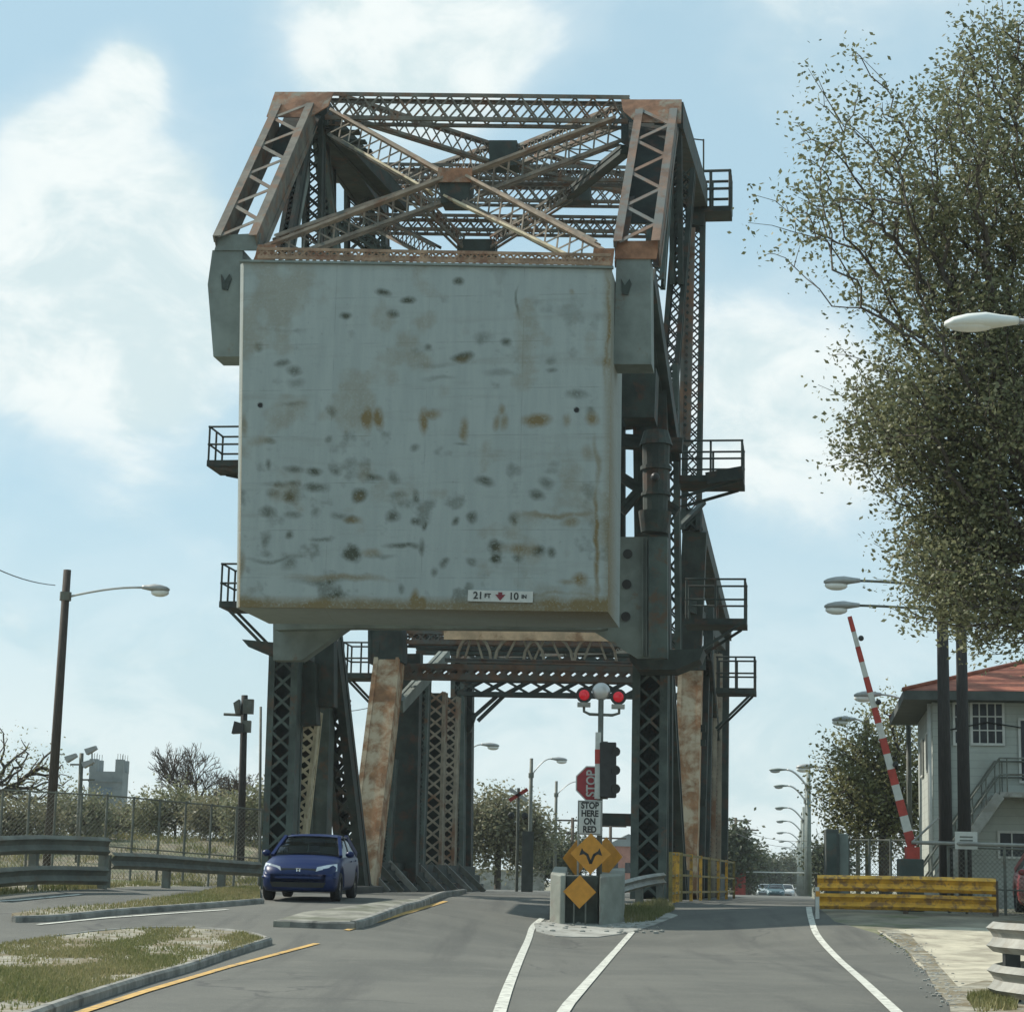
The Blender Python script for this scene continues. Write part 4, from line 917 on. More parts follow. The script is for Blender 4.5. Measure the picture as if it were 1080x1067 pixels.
block([Vp(L0, .302, .25), Vp(R0, -.002, .25), Vp(R0, -.002, .5), Vp(L0, .33, .5)], H_-.02, mat('dark_board', (.045, .055, .045), .9, 0, .3, 3), 'recess_board')
for k in range(6):
    pass
# rubble at its foot
rb = MB()
for k in range(70):
    p = gp(random.uniform(566, 700), random.uniform(972, 985)); r0 = random.uniform(.015, .06); rb.ball((p.x, p.y, p.z+.03), r0*1.3, r0, r0*.8, 5, 3)
tag(rb.build('rubble', CONCD), kind='stuff')
# mast
mb0 = at(632, 925, cb.y+.9); mb0.z = g(mb0.x, mb0.y); YM = cb.y+.9
mast = empty('signal_mast', mb0, 0, 'signal mast with two red flashing lights, grey bell and black traffic light', 'traffic signal')
mt = at(634, 726, YM)
local(MB().tube([mb0, mt], .065, 10), mast).build('pole', GALVD, mast, smooth=True)
mb = MB(); A0, A1 = at(616, 750, YM), at(653, 752, YM); mb.tube([at(616, 742, YM), A0, at(622, 753, YM), at(646, 754, YM), A1, at(653, 743, YM)], .035, 7); local(mb, mast).build('crossarm', GALVD, mast)
for (x, y) in ((616, 733), (652, 735)):
    c = at(x, y, YM); o = local(MB().tube([c+Vector((0, -.07, 0)), c+Vector((0, .1, 0))], [.19, .16], 16), mast).build('signal_head', BLACK, mast)
    q = MB().ball(c+Vector((0, -.075, .0)), .125, .06, .125, 14, 8); local(q, mast).build('red_light', REDL, mast, smooth=True)
    q = MB().box(c+Vector((0, 0, -.22)), .30, .2, .10); local(q, mast).build('lamp_base', GALV, mast)
c = at(634, 729, YM); q = MB().ball(c, .21, .11, .21, 16, 10); local(q, mast).build('bell', ALU, mast, smooth=True)
# traffic light seen from its side/back: body, visors
tl_ = MB(); t0, t1 = at(641, 783, YM), at(641, 841, YM); tl_.bar(t1, t0, (1, 0, 0), .19, .2)
tlo = local(tl_, mast).build('traffic_light', BLACK, mast, bevel=.02)
for k in range(3):
    c = at(646, 792+k*19.5, YM); vz = MB().tube([c+Vector((.0, 0, 0)), c+Vector((.07, -.2, -.02))], .11, 12); local(vz, mast).build('visor', BLACK, mast)
for y_ in (783, 841): local(MB().box(at(636, y_, YM), .22, .1, .06), mast).build('bracket', GALVD, mast)
# gate arm tip (red and white narrow board) standing behind the mast
ga = MB().bar(at(630, 842, YM-.12), at(631, 772, YM-.12), (1, 0, 0), .065, .02); gao = local(ga, mast).build('striped_board', SIGNW, mast)
q = MB().bar(at(630.4, 805, YM-.145), at(630.4, 790, YM-.145), (1, 0, 0), .067, .01); local(q, mast).build('red_band', REDP, mast)
# signs
def sign_frame(px, py, D, w_, h_=None, rz=0.0, name='sign', label='', cat='sign'):
    c = at(px, py, D); base = Vector((c.x, c.y, g(c.x, c.y))); root = empty(name, base, rz, label, cat); return root, c.z-base.z
# stop sign, hung sideways on the raised board behind the mast
st, zc = sign_frame(625.5, 826, YM+.16, 0, rz=0, name='stop_sign', label='red octagonal stop sign hung sideways behind the signal mast', cat='stop sign')
rr = .40/math.cos(R(22.5)); poly = [Vector((rr*math.cos(R(22.5+45*k)), 0, zc+rr*math.sin(R(22.5+45*k)))) for k in range(8)]
MB().prism(poly, (0, .012, 0)).build('border', SIGNW, st)
poly = [Vector((rr*.93*math.cos(R(22.5+45*k)), -.006, zc+rr*.93*math.sin(R(22.5+45*k)))) for k in range(8)]
MB().prism(poly, (0, .004, 0)).build('panel', SIGNR, st)
FR = Matrix.Rotation(R(90), 4, 'X')
text('STOP', .30, SIGNW, st, Matrix.Translation((-.04, -.008, zc)) @ FR @ Matrix.Rotation(R(90), 4, 'Z'), 'lettering', .003, .006, .85)
# white regulatory sign
ws, zc = sign_frame(622, 862, YM-.3, 0, rz=R(4), name='road_sign', label='white STOP HERE ON RED sign below the stop sign', cat='road sign')
MB().box((0, 0, zc), .56, .012, .78).build('panel', SIGNW, ws)
mbx = MB(); [mbx.box((x, -.009, zc), .012, .004, .74) for x in (-.26, .26)]; [mbx.box((0, -.009, zc+z), .53, .004, .012) for z in (-.366, .366)]; mbx.build('border', BLACK, ws)
for k, tx in enumerate(('STOP', 'HERE', 'ON', 'RED')): text(tx, .20, BLACK, ws, Matrix.Translation((0, -.009, zc+.27-.18*k)) @ FR, 'lettering', .002, .008, .85)
MB().tube([(-.25, .04, -.1), (-.25, .04, zc+.38)], .025, 6).build('post', GALV, ws)
# yellow diamond with splitting arrows
ys_, zc = sign_frame(623, 900, YM-.65, 0, rz=R(0), name='warning_sign', label='yellow diamond warning sign with two black splitting arrows above the concrete block', cat='road sign')
def dia(r_, y, z, th): return MB().prism([(-r_, y, z), (0, y, z-r_), (r_, y, z), (0, y, z+r_)], (0, th, 0))
dia(.46, 0, zc, .012).build('panel', SIGNY, ys_)
mbx = MB()
for k in (-1, 1):
    mbx.bar((0, -.005, zc-.22), (k*.08, -.005, zc-.02), (1, 0, 0), .03, .002); mbx.bar((k*.07, -.005, zc-.03), (k*.2, -.005, zc+.05), (0, 0, 1), .03, .002)
    q = [(k*.26, -.006, zc-.04), (k*.13, -.006, zc+.0), (k*.2, -.006, zc+.13)]; mbx.prism(q if k > 0 else q[::-1], (0, .003, 0))
mbx.build('arrow', BLACK, ys_); MB().tube([(0, .05, 0), (0, .05, zc+.3)], .03, 6).build('post', GALVD, ys_)
y2, zc = sign_frame(639, 903, YM+.4, 0, rz=R(-35), name='warning_sign', label='second yellow diamond sign half hidden behind the arrow sign', cat='road sign'); dia(.45, 0, zc, .012).build('panel', SIGNY, y2); MB().tube([(0, .05, 0), (0, .05, zc)], .03, 6).build('post', GALVD, y2)
y4, zc = sign_frame(608, 905, YM+.5, 0, rz=R(40), name='warning_sign', label='third yellow diamond sign peeping out left behind the arrow sign', cat='road sign'); dia(.42, 0, zc, .012).build('panel', SIGNY, y4); MB().tube([(0, .05, 0), (0, .05, zc)], .03, 6).build('post', GALVD, y4)
y3, zc = sign_frame(611, 940, cb.y+.16, 0, rz=R(0), name='object_marker', label='plain yellow diamond marker on the front of the concrete block', cat='road sign')
dia(.37, -.2, zc, .012).build('panel', SIGNY, y3)
mbx = MB(); [mbx.tube([(x, -.17, 0), (x, -.17, zc)], .02, 6) for x in (-.12, .14)]; mbx.build('post', GALVD, y3)

# ------------------------------------------------------------------ barrier gate on the right
gb = at(960, 915, 49.5); gb.z = g(gb.x, gb.y)
gate = empty('barrier_gate', gb, 0, 'red and white striped crossing gate arm raised steeply over the yellow guardrail', 'barrier gate')
a0, a1 = at(962, 893, 49.5), at(896, 650, 49.5)
n = 15
local(MB().bar(a0, a1, (1, 0, 0), .105, .03, .045, .03), gate).build('arm', SIGNW, gate)
for k in range(0, n, 2):
    p = a0.lerp(a1, k/n); q = a0.lerp(a1, (k+1)/n); w0 = .109-.060*k/n; w1_ = .109-.060*(k+1)/n
    local(MB().bar(p, q, (1, 0, 0), w0, .034, w1_, .034), gate).build('red_band', REDP, gate)
for t in (.13*0+.35, .62, .9):
    c = a0.lerp(a1, t)+Vector((.12, -.05, .02)); local(MB().ball(c, .07, .05, .07, 8, 5), gate).build('gate_lamp', BLACK, gate)
q = MB().box(gb+UP*.6, .55, .5, 1.2); local(q, gate).build('housing', STEEL, gate, bevel=.02)
q = MB().box(gb+UP*1.3+Vector((.05, 0, 0)), .3, .3, .35); local(q, gate).build('motor', REDP, gate)
q = MB().tube([at(962, 888, 49.4), at(1100, 892, 47.5)], .045, 8); local(q, gate).build('counter_pipe', GALV, gate)
q = MB().tube([at(962, 888, 49.4), at(990, 862, 49.5)], .03, 6); local(q, gate).build('stay', GALV, gate)
# plate sign on the pipe
sn, zc = sign_frame(1019, 886, 48.7, 0, rz=0, name='notice_board', label='small white notice board on the pipe before the control house', cat='sign')
MB().box((0, 0, zc), .52, .012, .40).build('panel', SIGNW, sn); mbx = MB(); [mbx.box((0, -.008, zc+z), .3, .003, .035) for z in (.08, .0)]; mbx.build('lettering', GALVD, sn); MB().tube([(0, .04, 0), (0, .04, zc)], .03, 6).build('post', GALVD, sn)
# dark panel cabinet left
cbn = at(877, 925, 52.5); cbn.z = g(cbn.x, cbn.y); cab = empty('cabinet', cbn, 0, 'narrow dark grey cabinet at the left end of the yellow guardrail', 'cabinet')
MB().box((0, 0, .95), .32, .35, 1.9).build('body', TRIMD, cab, bevel=.015); MB().box((.30, .1, .9), .24, .3, 1.8).build('side_unit', STEELG, cab, bevel=.015); MB().box((-.02, -.18, 1), .24, .012, 1.6).build('door', STEEL, cab)
# white post remnants at left rail end (delineators)
dl = at(862, 940, 46.8); dl.z = g(dl.x, dl.y); dr = empty('delineator', dl, 0, 'chipped white marker post at the left end of the yellow guardrail', 'marker post')
MB().tube([(0, 0, 0), (0, 0, .7)], .045, 8).build('post', SIGNW, dr); MB().box((0, -.05, .55), .09, .012, .12).build('reflector', SIGNY, dr)

# ------------------------------------------------------------------ control house
D0 = 60.0
e = lambda px, py, dY=0: at(px, py, D0+dY)
xl, xr_ = e(984, 800).x, e(984, 800).x+9.5; ztop = e(1000, 737).z; hb = Vector((xl, D0, 0)); hb.z = g(xl, D0)-.1
house = empty('control_house', hb, 0, 'two-storey pale control house with a red tiled hip roof behind the poles on the right', 'building')
def hl(mbx): return local(mbx, house)
dp = 8.0
w_ = MB(); w_.prism([(xl, D0, hb.z), (xr_, D0, hb.z), (xr_, D0+dp, hb.z), (xl, D0+dp, hb.z)], UP*(ztop-hb.z)); hl(w_).build('wall', WALL, house)
ov = .85; ez = ztop+.02; rz_ = e(1060, 688).z
rf = MB(); c1 = [(xl-ov, D0-ov), (xr_+ov, D0-ov), (xr_+ov, D0+dp+ov), (xl-ov, D0+dp+ov)]
ridge = [(xl+dp/2-.2, D0+dp/2), (xr_-dp/2+.2, D0+dp/2)]
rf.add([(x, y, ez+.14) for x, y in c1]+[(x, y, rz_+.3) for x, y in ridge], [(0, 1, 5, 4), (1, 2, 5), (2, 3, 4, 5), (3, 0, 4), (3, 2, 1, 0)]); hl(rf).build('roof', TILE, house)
rfs = MB(); rfs.prism([(x, y, ez-.12) for x, y in c1], UP*.25); hl(rfs).build('eaves', TRIMD, house)
rg = MB(); rg.tube([(ridge[0][0], ridge[0][1], rz_+.32), (ridge[1][0], ridge[1][1], rz_+.32)], .09, 8)
for (x, y), k in zip(c1, (0, 1, 1, 0)): rg.tube([(x, y, ez+.16), (ridge[k][0], ridge[k][1], rz_+.32)], .07, 6)
hl(rg).build('ridge_tiles', TILE, house, smooth=True)
def window(x0, y0, x1, y1, nx_, ny_, name='window'):
    a, b = e(x0, y1), e(x1, y0); cx_ = (a.x+b.x)/2; ww = b.x-a.x; hh = b.z-a.z; cz = (a.z+b.z)/2
    o = hl(MB().box((cx_, D0-.012, cz), ww, .03, hh)).build(name, GLASSD, house)
    fr_ = MB()
    for k in range(nx_+1): fr_.box((cx_-ww/2+ww*k/nx_, D0-.045, cz), .035 if 0 < k < nx_ else .07, .03, hh+.07)
    for k in range(ny_+1): fr_.box((cx_, D0-.049, cz-hh/2+hh*k/ny_), ww, .03, .035 if 0 < k < ny_ else .07)
    hl(fr_).build('frame', SIGNW, o)
    return o
window(1024, 742, 1056, 785, 4, 3); window(1006, 742, 1014, 785, 1, 3); window(1052, 878, 1092, 904, 3, 1)
dd = window(1074, 760, 1098, 825, 1, 1, 'door')
# left side windows
for yy in (2.2, 5.2):
    q = MB().box((xl-.012, D0+yy, ztop-1.4), .03, 1.1, 1.1); o = hl(q).build('window', GLASSD, house)
    fr_ = MB(); [fr_.box((xl-.04, D0+yy+k*.55, ztop-1.4), .03, .06, 1.16) for k in (-1, 0, 1)]; [fr_.box((xl-.044, D0+yy, ztop-1.4+k*.55), .03, 1.1, .06) for k in (-1, 1)]; hl(fr_).build('frame', SIGNW, o)
hl(MB().tube([(xl-.1, D0-.1, hb.z), (xl-.1, D0-.1, ztop-.15)], .055, 8)).build('downpipe', SIGNW, house, smooth=True)
hl(MB().box((xl+.25, D0-.06, (ztop+hb.z)/2), .5, .08, ztop-hb.z-.3)).build('corner_pilaster', WALL, house)
# stairs with balcony
land = e(1062, 838, -1.6); lz = land.z
hl(MB().box((land.x+2.2, D0-.83, lz), 4.4, 1.62, .14)).build('landing', CONCD, house)
stp = MB(); ns = 15; bx = e(1022, 838, -1.6).x-1.2
for k in range(ns):
    t = (k+.5)/ns; stp.box((bx+(land.x-bx)*t, D0-.83, hb.z+(lz-hb.z)*t), (land.x-bx)/ns+.04, 1.5, .06)
for yy in (-.08, -1.58): stp.bar((bx, D0+yy-.03, hb.z+.02), (land.x, D0+yy-.03, lz-.02), UP, .14, .03)
hl(stp).build('stairs', GALV, house)
rl = MB()
for yy in (-.1, -1.6):
    for z in (1.0, .55):
        rl.tube([(bx, D0+yy, hb.z+z), (land.x, D0+yy, lz+z), (land.x+4.3, D0+yy, lz+z)], .03, 6)
    for k in range(7):
        t = k/6; rl.tube([(bx+(land.x-bx)*t, D0+yy, hb.z+(lz-hb.z)*t), (bx+(land.x-bx)*t, D0+yy, hb.z+(lz-hb.z)*t+1.0)], .02, 5)
    for k in range(6): rl.tube([(land.x+.2+k*.8, D0+yy, lz), (land.x+.2+k*.8, D0+yy, lz+1.0)], .02, 5)
hl(rl).build('handrail', GALVD, house)
hl(MB().tube([e(1000, 770, -.1), e(1040, 762, -.1), e(1075, 768, -.1)], .02, 5)).build('cable', BLACK, house)

house.rotation_euler[2] = -R(YAW)
# far pink-roofed building through the portal
fb = at(660, 925, 260); fb.z = 0; fbo = empty('building', fb, 0, 'low pink brick building far off, seen under the crossbar', 'building')
Wb = (at(690, 920, 260)-at(648, 920, 260)).length; zr = at(660, 893, 260).z
MB().box((0, 0, zr/2), Wb, 10, zr).build('wall', TREDB, fbo); MB().prism([(-Wb/2-.4, -5.4, zr), (Wb/2+.4, -5.4, zr), (0, -5.4, zr+1.5)], (0, 10.8, 0)).build('roof', GREYT, fbo)
for k in range(3): MB().box((-Wb/3+k*Wb/3, -5.02, zr*.55), .8, .08, 1.2).build('window', GLASSD, fbo)
fb = at(515, 930, 150); fb.z = 0; wl = empty('low_wall', fb, R(-8), 'low pale concrete wall beyond the bridge under the trees', 'wall')
MB().box((0, 0, .85+g(fb.x, fb.y)), 8, .3, 1.7).build('wall', CONCD, wl, bevel=.03); MB().box((0, 0, 1.74+g(fb.x, fb.y)), 8.1, .4, .1).build('coping', CONC, wl)
# far crossing signal through the portal
xs_ = at(545, 925, 92); xs_.z = g(xs_.x, xs_.y); xg = empty('crossing_signal', xs_, 0, 'far crossing signal with a red and white crossbuck seen inside the portal, left of centre', 'traffic signal')
ht = at(545, 838, 92).z-xs_.z
MB().tube([(0, 0, 0), (0, 0, ht+.3)], .07, 8).build('pole', GALVD, xg)
for k in (-1, 1):
    MB().bar((-.4, -.1, ht-.25*k), (.4, -.1, ht+.25*k), (0, 1, 0), .01, .08).build('crossbuck', REDP if k > 0 else SIGNW, xg)
    MB().ball((k*.3, -.12, ht-.9), .15, .08, .15).build('red_light', BLACK, xg)
MB().box((.45, 0, 1.3), .5, .5, 2.6).build('cabinet', TRIMD, xg)
# far gate on the right road
for (px, lb_, pxe) in ((780, 'small red far crossing gate post left of the distant road', 812),):
    q0 = at(px, 938, 150); q0.z = g(q0.x, q0.y); fg = empty('barrier_gate', q0, 0, lb_, 'barrier gate')
    MB().box((0, 0, 1.1), .8, .5, 2.2).build('housing', REDP, fg, bevel=.03); MB().tube([(0, -.3, 2.0), (11, -.3, 2.05)], .05, 6).build('arm', SIGNW, fg)
    MB().tube([(0, 0, 0), (0, 0, 3.2)], .1, 8).build('pole', GALVD, fg)

# ------------------------------------------------------------------ cars
def smoothprof(pts_, x):
    for (a, b), (c, d) in zip(pts_, pts_[1:]):
        if x <= c:
            t = (x-a)/(c-a) if c > a else 0; t = t*t*(3-2*t) if abs(d-b) > .12 else t; return b+(d-b)*t
    return pts_[-1][1]
def make_car(paint, label, loc, rz, cat='car', glass=None, tag_h=True):
    """a four-door saloon; local -Y is the front. length 4.45, width 1.70, height 1.40"""
    glass = glass or GLASSD
    root = empty('car', loc, rz, label, cat)
    L = 4.45; W2 = .85; ny_ = 44
    deck = [(0, .60), (.06, .68), (.25, .78), (.6, .87), (1.15, .955), (1.35, .98), (3.3, 1.00), (3.7, 1.0), (4.2, .97), (4.38, .9), (4.45, .72)]   # hood / beltline / boot height
    low = [(0, .30), (.1, .22), (.5, .19), (4.0, .2), (4.35, .28), (4.45, .38)]
    wid = [(0, .60), (.05, .70), (.18, .78), (.45, .83), (.9, .85), (3.5, .85), (4.1, .81), (4.35, .74), (4.45, .62)]
    body = MB(); m_ = 13
    wheels = ((.80, .31), (3.40, .31))
    for j in range(ny_+1):
        y = L*j/ny_; top = smoothprof(deck, y); lo = smoothprof(low, y); hw = smoothprof(wid, y)
        arch = 0
        for wy, wr in wheels:
            if abs(y-wy) < .37: arch = max(arch, math.sqrt(.37**2-(y-wy)**2)+.30)
        lo_s = max(lo, arch)
        sec = [(0, lo), (hw*.75, lo), (hw*.92, lo_s if lo_s > lo+.03 else lo+.02), (hw*.985, lo_s+.06 if lo_s > lo else lo+.12), (hw, max(lo_s+.09, .46)), (hw*1.0, max(lo_s+.1, .58)), (hw*.985, max(lo_s+.11, top-.2)), (hw*.96, max(lo_s+.12, top-.09)), (hw*.88, top-.025), (hw*.7, top+.002), (hw*.45, top+.018), (hw*.2, top+.024), (0, top+.026)]
        for (x, z) in sec: body.v.append((x, y, z))
        for (x, z) in sec: body.v.append((-x, y, z))
    for j in range(ny_):
        for i in range(m_-1):
            a = j*2*m_+i; body.f.append((a, a+2*m_, a+2*m_+1, a+1)); b_ = a+m_; body.f.append((b_, b_+1, b_+2*m_+1, b_+2*m_))
    for j in (0, ny_):
        for i in range(m_-1):
            a = j*2*m_+i; q = (a, a+1, a+1+m_, a+m_); body.f.append(q if j == 0 else q[::-1])
    bo = body.build('body', paint, root, smooth=True)
    # cabin: roof + pillars in paint, glass set in
    roofp = [(1.2, .98), (2.0, 1.375), (2.6, 1.405), (3.1, 1.37), (3.85, 1.02)]
    def cab(off, y0, y1, n_, zlo=None):
        mbx = MB(); m2 = 9
        for j in range(n_+1):
            y = y0+(y1-y0)*j/n_; zt2 = smoothprof([(1.15, .97), (1.6, 1.19), (2.0, 1.36), (2.3, 1.40), (2.75, 1.405), (3.1, 1.36), (3.5, 1.19), (3.9, 1.0)], y)+off; zb2 = .93
            k2 = (zt2-zb2)/.47; wb = .775+off; wt_ = wb-.17*k2
            sec = [(wb, zb2), (wb-.04*k2, zb2+(zt2-zb2)*.35), (wb-.105*k2, zb2+(zt2-zb2)*.75), (wt_, zt2-.035*max(k2, .2)), (wt_-.07, zt2-.005), (wt_*.6, zt2+.012), (wt_*.3, zt2+.018), (0, zt2+.02)]
            sec = sec+[(-x, z) for x, z in reversed(sec[:-1])]
            for (x, z) in sec: mbx.v.append((x, y, z))
        s_ = 15
        for j in range(n_):
            for i in range(s_-1): a = j*s_+i; mbx.f.append((a, a+s_, a+s_+1, a+1))
        return mbx
    cab(0, 1.15, 3.9, 26).build('glasshouse', glass, root, smooth=True)
    rf_ = cab(.012, 1.98, 3.12, 12)
    # keep the top band only for the roof panel
    keep = [f for f in rf_.f if all(2 < (i % 15) < 12 for i in f)]; rf_.f = keep; rf_.build('roof', paint, root, smooth=True)
    for sx in (-1, 1):
        MB().bar((sx*.76, 1.17, .96), (sx*.60, 2.0, 1.375), (1, 0, 0), .035, .03).build('pillar', paint, root)
        MB().bar((sx*.775, 2.42, .95), (sx*.625, 2.42, 1.385), (0, 1, 0), .04, .02).build('pillar', BLACK, root)
        MB().bar((sx*.75, 3.86, .98), (sx*.61, 3.1, 1.37), (1, 0, 0), .04, .06).build('pillar', paint, root)
        MB().bar((sx*.61, 2.0, 1.372), (sx*.61, 3.1, 1.368), (1, 0, 0), .03, .02).build('roof_rail', paint, root)
    HL = mat('headlight_glass', (.62, .66, .70), .06, 0, .1, 6, spec=.9); CH = mat('chrome', (.7, .7, .7), .12, 1, .05, 6); TY = RUBBER
    for sx in (-1, 1):
        h = MB(); h.prism([(sx*x, y, z) for x, y, z in [(.36, .055, .575), (.70, .16, .575), (.80, .36, .65), (.78, .50, .79), (.62, .24, .77), (.40, .09, .72)]][::sx], (0, -.035, .016)); h.build('headlight', HL, root)
        mi = MB(); mi.ball((sx*.93, 1.42, 1.0), .10, .07, .075); mi.build('mirror', paint, root, smooth=True)
        mg = MB(); mg.bar((sx*.93, 1.49, .945), (sx*.93, 1.49, 1.055), (1, 0, 0), .07, .004); mg.build('mirror_glass', CH, root)
        for k, (wy, wr) in enumerate(wheels):
            t_ = MB(); pr = [(-.10, .20), (-.105, .28), (-.08, .308), (.08, .308), (.105, .28), (.10, .20)]; n_ = 28; base = 0
            for q in range(n_):
                a = 2*math.pi*q/n_
                for (dx, r0) in pr: t_.v.append((sx*.735+dx, wy+r0*math.cos(a), .308+r0*math.sin(a)))
            for q in range(n_):
                for i in range(len(pr)): a = q*6+i; b_ = q*6+(i+1) % 6; c_ = ((q+1) % n_)*6+(i+1) % 6; d_ = ((q+1) % n_)*6+i; t_.f.append((a, b_, c_, d_))
            wo = t_.build('wheel', TY, root, smooth=True)
            r_ = MB(); r_.tube([(sx*.77, wy, .308), (sx*.795, wy, .308)], .205, 20)
            ri = r_.build('rim', GALV, wo)
            s5 = MB()
            for q in range(5):
                a = 2*math.pi*q/5+.3; s5.bar((sx*.80, wy, .308), (sx*.802, wy+.18*math.cos(a), .308+.18*math.sin(a)), (1, 0, 0), .012, .03)
            s5.ball((sx*.80, wy, .308), .02, .045, .045, 8, 5); s5.build('spokes', CH, wo)
        dh = MB(); dh.bar((sx*.853, 2.28, .84), (sx*.853, 2.42, .84), (1, 0, 0), .012, .015); dh.bar((sx*.853, 3.1, .85), (sx*.853, 3.24, .85), (1, 0, 0), .012, .015); dh.build('door_handle', paint, root)
    g_ = MB(); g_.prism([(-.38, .06, .605), (.38, .06, .605), (.40, .09, .70), (-.40, .09, .70)], (0, -.035, 0)); gr = g_.build('grille', BLACK, root)
    g2 = MB(); g2.prism([(-.55, .03, .30), (.55, .03, .30), (.60, .01, .41), (-.60, .01, .41)], (0, -.03, 0)); g2.build('lower_grille', BLACK, root)
    bu = MB()
    for k in range(11):
        x0 = -.78+1.56*k/10
    pts_ = [(-.79+1.58*k/14, .0+.20*abs(-1+2*k/14)**3-.025, .50) for k in range(15)]
    bu.tube([Vector(p) for p in pts_], .03, 8); bu.build('bumper', paint, root, smooth=True)
    bd = MB(); [bd.bar((x, .012, .62), (x, .02, .69), (1, 0, 0), .009, .006) for x in (-.032, .032)]; bd.bar((-.03, .014, .655), (.03, .014, .655), (0, 0, 1), .009, .006); bd.bar((-.05, .02, .613), (.05, .02, .613), (0, 0, 1), .006, .006); bd.bar((-.058, .024, .70), (.058, .024, .70), (0, 0, 1), .006, .006); bd.build('badge', CH, root)
    wp = MB(); wp.bar((-.3, 1.22, 1.02), (.25, 1.30, 1.05), (0, 0, 1), .008, .008); wp.build('wiper', BLACK, root)
    for sx in (-1, 1):
        MB().prism([(sx*.45, 4.43, .7), (sx*.72, 4.36, .7), (sx*.74, 4.33, .86), (sx*.46, 4.41, .86)][::sx], (0, .04, 0)).build('tail_light', SIGNR, root)
    st_ = MB(); [st_.box((x, 2.25, 1.02), .42, .14, .36) for x in (-.36, .36)]; [st_.box((x, 2.27, 1.25), .22, .1, .16) for x in (-.36, .36)]; st_.build('seats', GALVD, root)
    return root
BLUE = mat('car_blue', (.004, .016, .075), .38, 0, .08, 3, spec=.28); REDC = mat('car_red', (.26, .02, .02), .3, .2, .1, 3, spec=.7)
CG = bpy.data.materials.new('car_glass'); CG.use_nodes = True; t = NT(CG.node_tree)
gl_ = t.n('ShaderNodeBsdfGlossy', {'Roughness': .04, 'Color': (.8, .85, .9)}); tr_ = t.n('ShaderNodeBsdfTransparent', {'Color': (.22, .27, .25)}); lw = t.n('ShaderNodeLayerWeight', {'Blend': .25})
t.n('ShaderNodeOutputMaterial', {0: t.n('ShaderNodeMixShader', {0: t.math('ADD', t.math('MULTIPLY', lw.outputs[0], .5), .08), 1: tr_, 2: gl_})})
cp = at(313, 957, 45.5); cp.z = g(cp.x, cp.y)+.012
pz = [g(cp.x+.3, cp.y+.8), g(cp.x+.3, cp.y+3.4)]
car = make_car(BLUE, 'dark blue saloon car driving off the bridge towards the camera', (cp.x, cp.y, cp.z), R(-3.0), glass=CG)
car.rotation_euler[0] = math.atan2(pz[1]-pz[0], 2.6); car.location.z = pz[0]-.8*math.tan(car.rotation_euler[0])+.012
rc = at(1134, 975, 47.0)
rz0 = g(rc.x, rc.y)
rcar = make_car(REDC, 'red car mostly out of frame behind the right end of the yellow guardrail', (rc.x, rc.y, rz0+.01), R(-6), glass=CG)
rcar.rotation_euler[0] = math.atan2(g(rc.x, rc.y+3.4)-g(rc.x, rc.y+.8), 2.6)
for (px, D, c_, lb_) in ((806, 230, (.30, .34, .34), 'silver car far down the road, leftmost of three distant cars'), (818, 200, (.05, .10, .11), 'dark teal car far down the road, between two distant cars'), (829, 215, (.5, .5, .48), 'white car far down the road, rightmost of three distant cars')):
    p = at(px, 940, D); make_car(mat('car_far_%d' % px, c_, .35, .2, .05), lb_, (p.x, p.y, g(p.x, p.y)+.01), R(-8), glass=GLASSD)['group'] = 'distant cars on the far road'
print('cars done')

# ------------------------------------------------------------------ trees
def leaf_mesh(name, centres, size, m, parent, spread, per, jit=.5, aspect=.55, flat=.0):
    n = len(centres)*per
    c = np.repeat(np.array(centres), per, axis=0)+rng.normal(0, 1, (n, 3))*spread
    d1 = rng.normal(0, 1, (n, 3)); d1[:, 2] *= .6; d1 /= np.linalg.norm(d1, axis=1)[:, None]
    d2 = rng.normal(0, 1, (n, 3)); d2 -= (d2*d1).sum(1)[:, None]*d1; d2 /= np.linalg.norm(d2, axis=1)[:, None]
    s = size*(1+jit*(rng.random(n)*2-1)); a = d1*(s/2)[:, None]; b = d2*(s*aspect/2)[:, None]
    v = np.stack([c-a, c+b, c+a, c-b], 1).reshape(-1, 3)
    me = bpy.data.meshes.new(name); me.vertices.add(len(v)); me.vertices.foreach_set('co', v.astype(np.float32).ravel())
    me.loops.add(n*4); me.loops.foreach_set('vertex_index', np.arange(n*4, dtype=np.int32)); me.polygons.add(n)
    me.polygons.foreach_set('loop_start', np.arange(0, n*4, 4, dtype=np.int32)); me.polygons.foreach_set('loop_total', np.full(n, 4, np.int32)); me.update(calc_edges=True)
    at_ = me.attributes.new('v', 'FLOAT', 'POINT')
    cl = np.repeat(np.repeat(rng.random(len(centres)), per)*.5+rng.random(n)*.5, 4); at_.data.foreach_set('value', cl.astype(np.float32))
    me.materials.append(m); o = bpy.data.objects.new(name, me); col.objects.link(o); o.parent = parent; return o
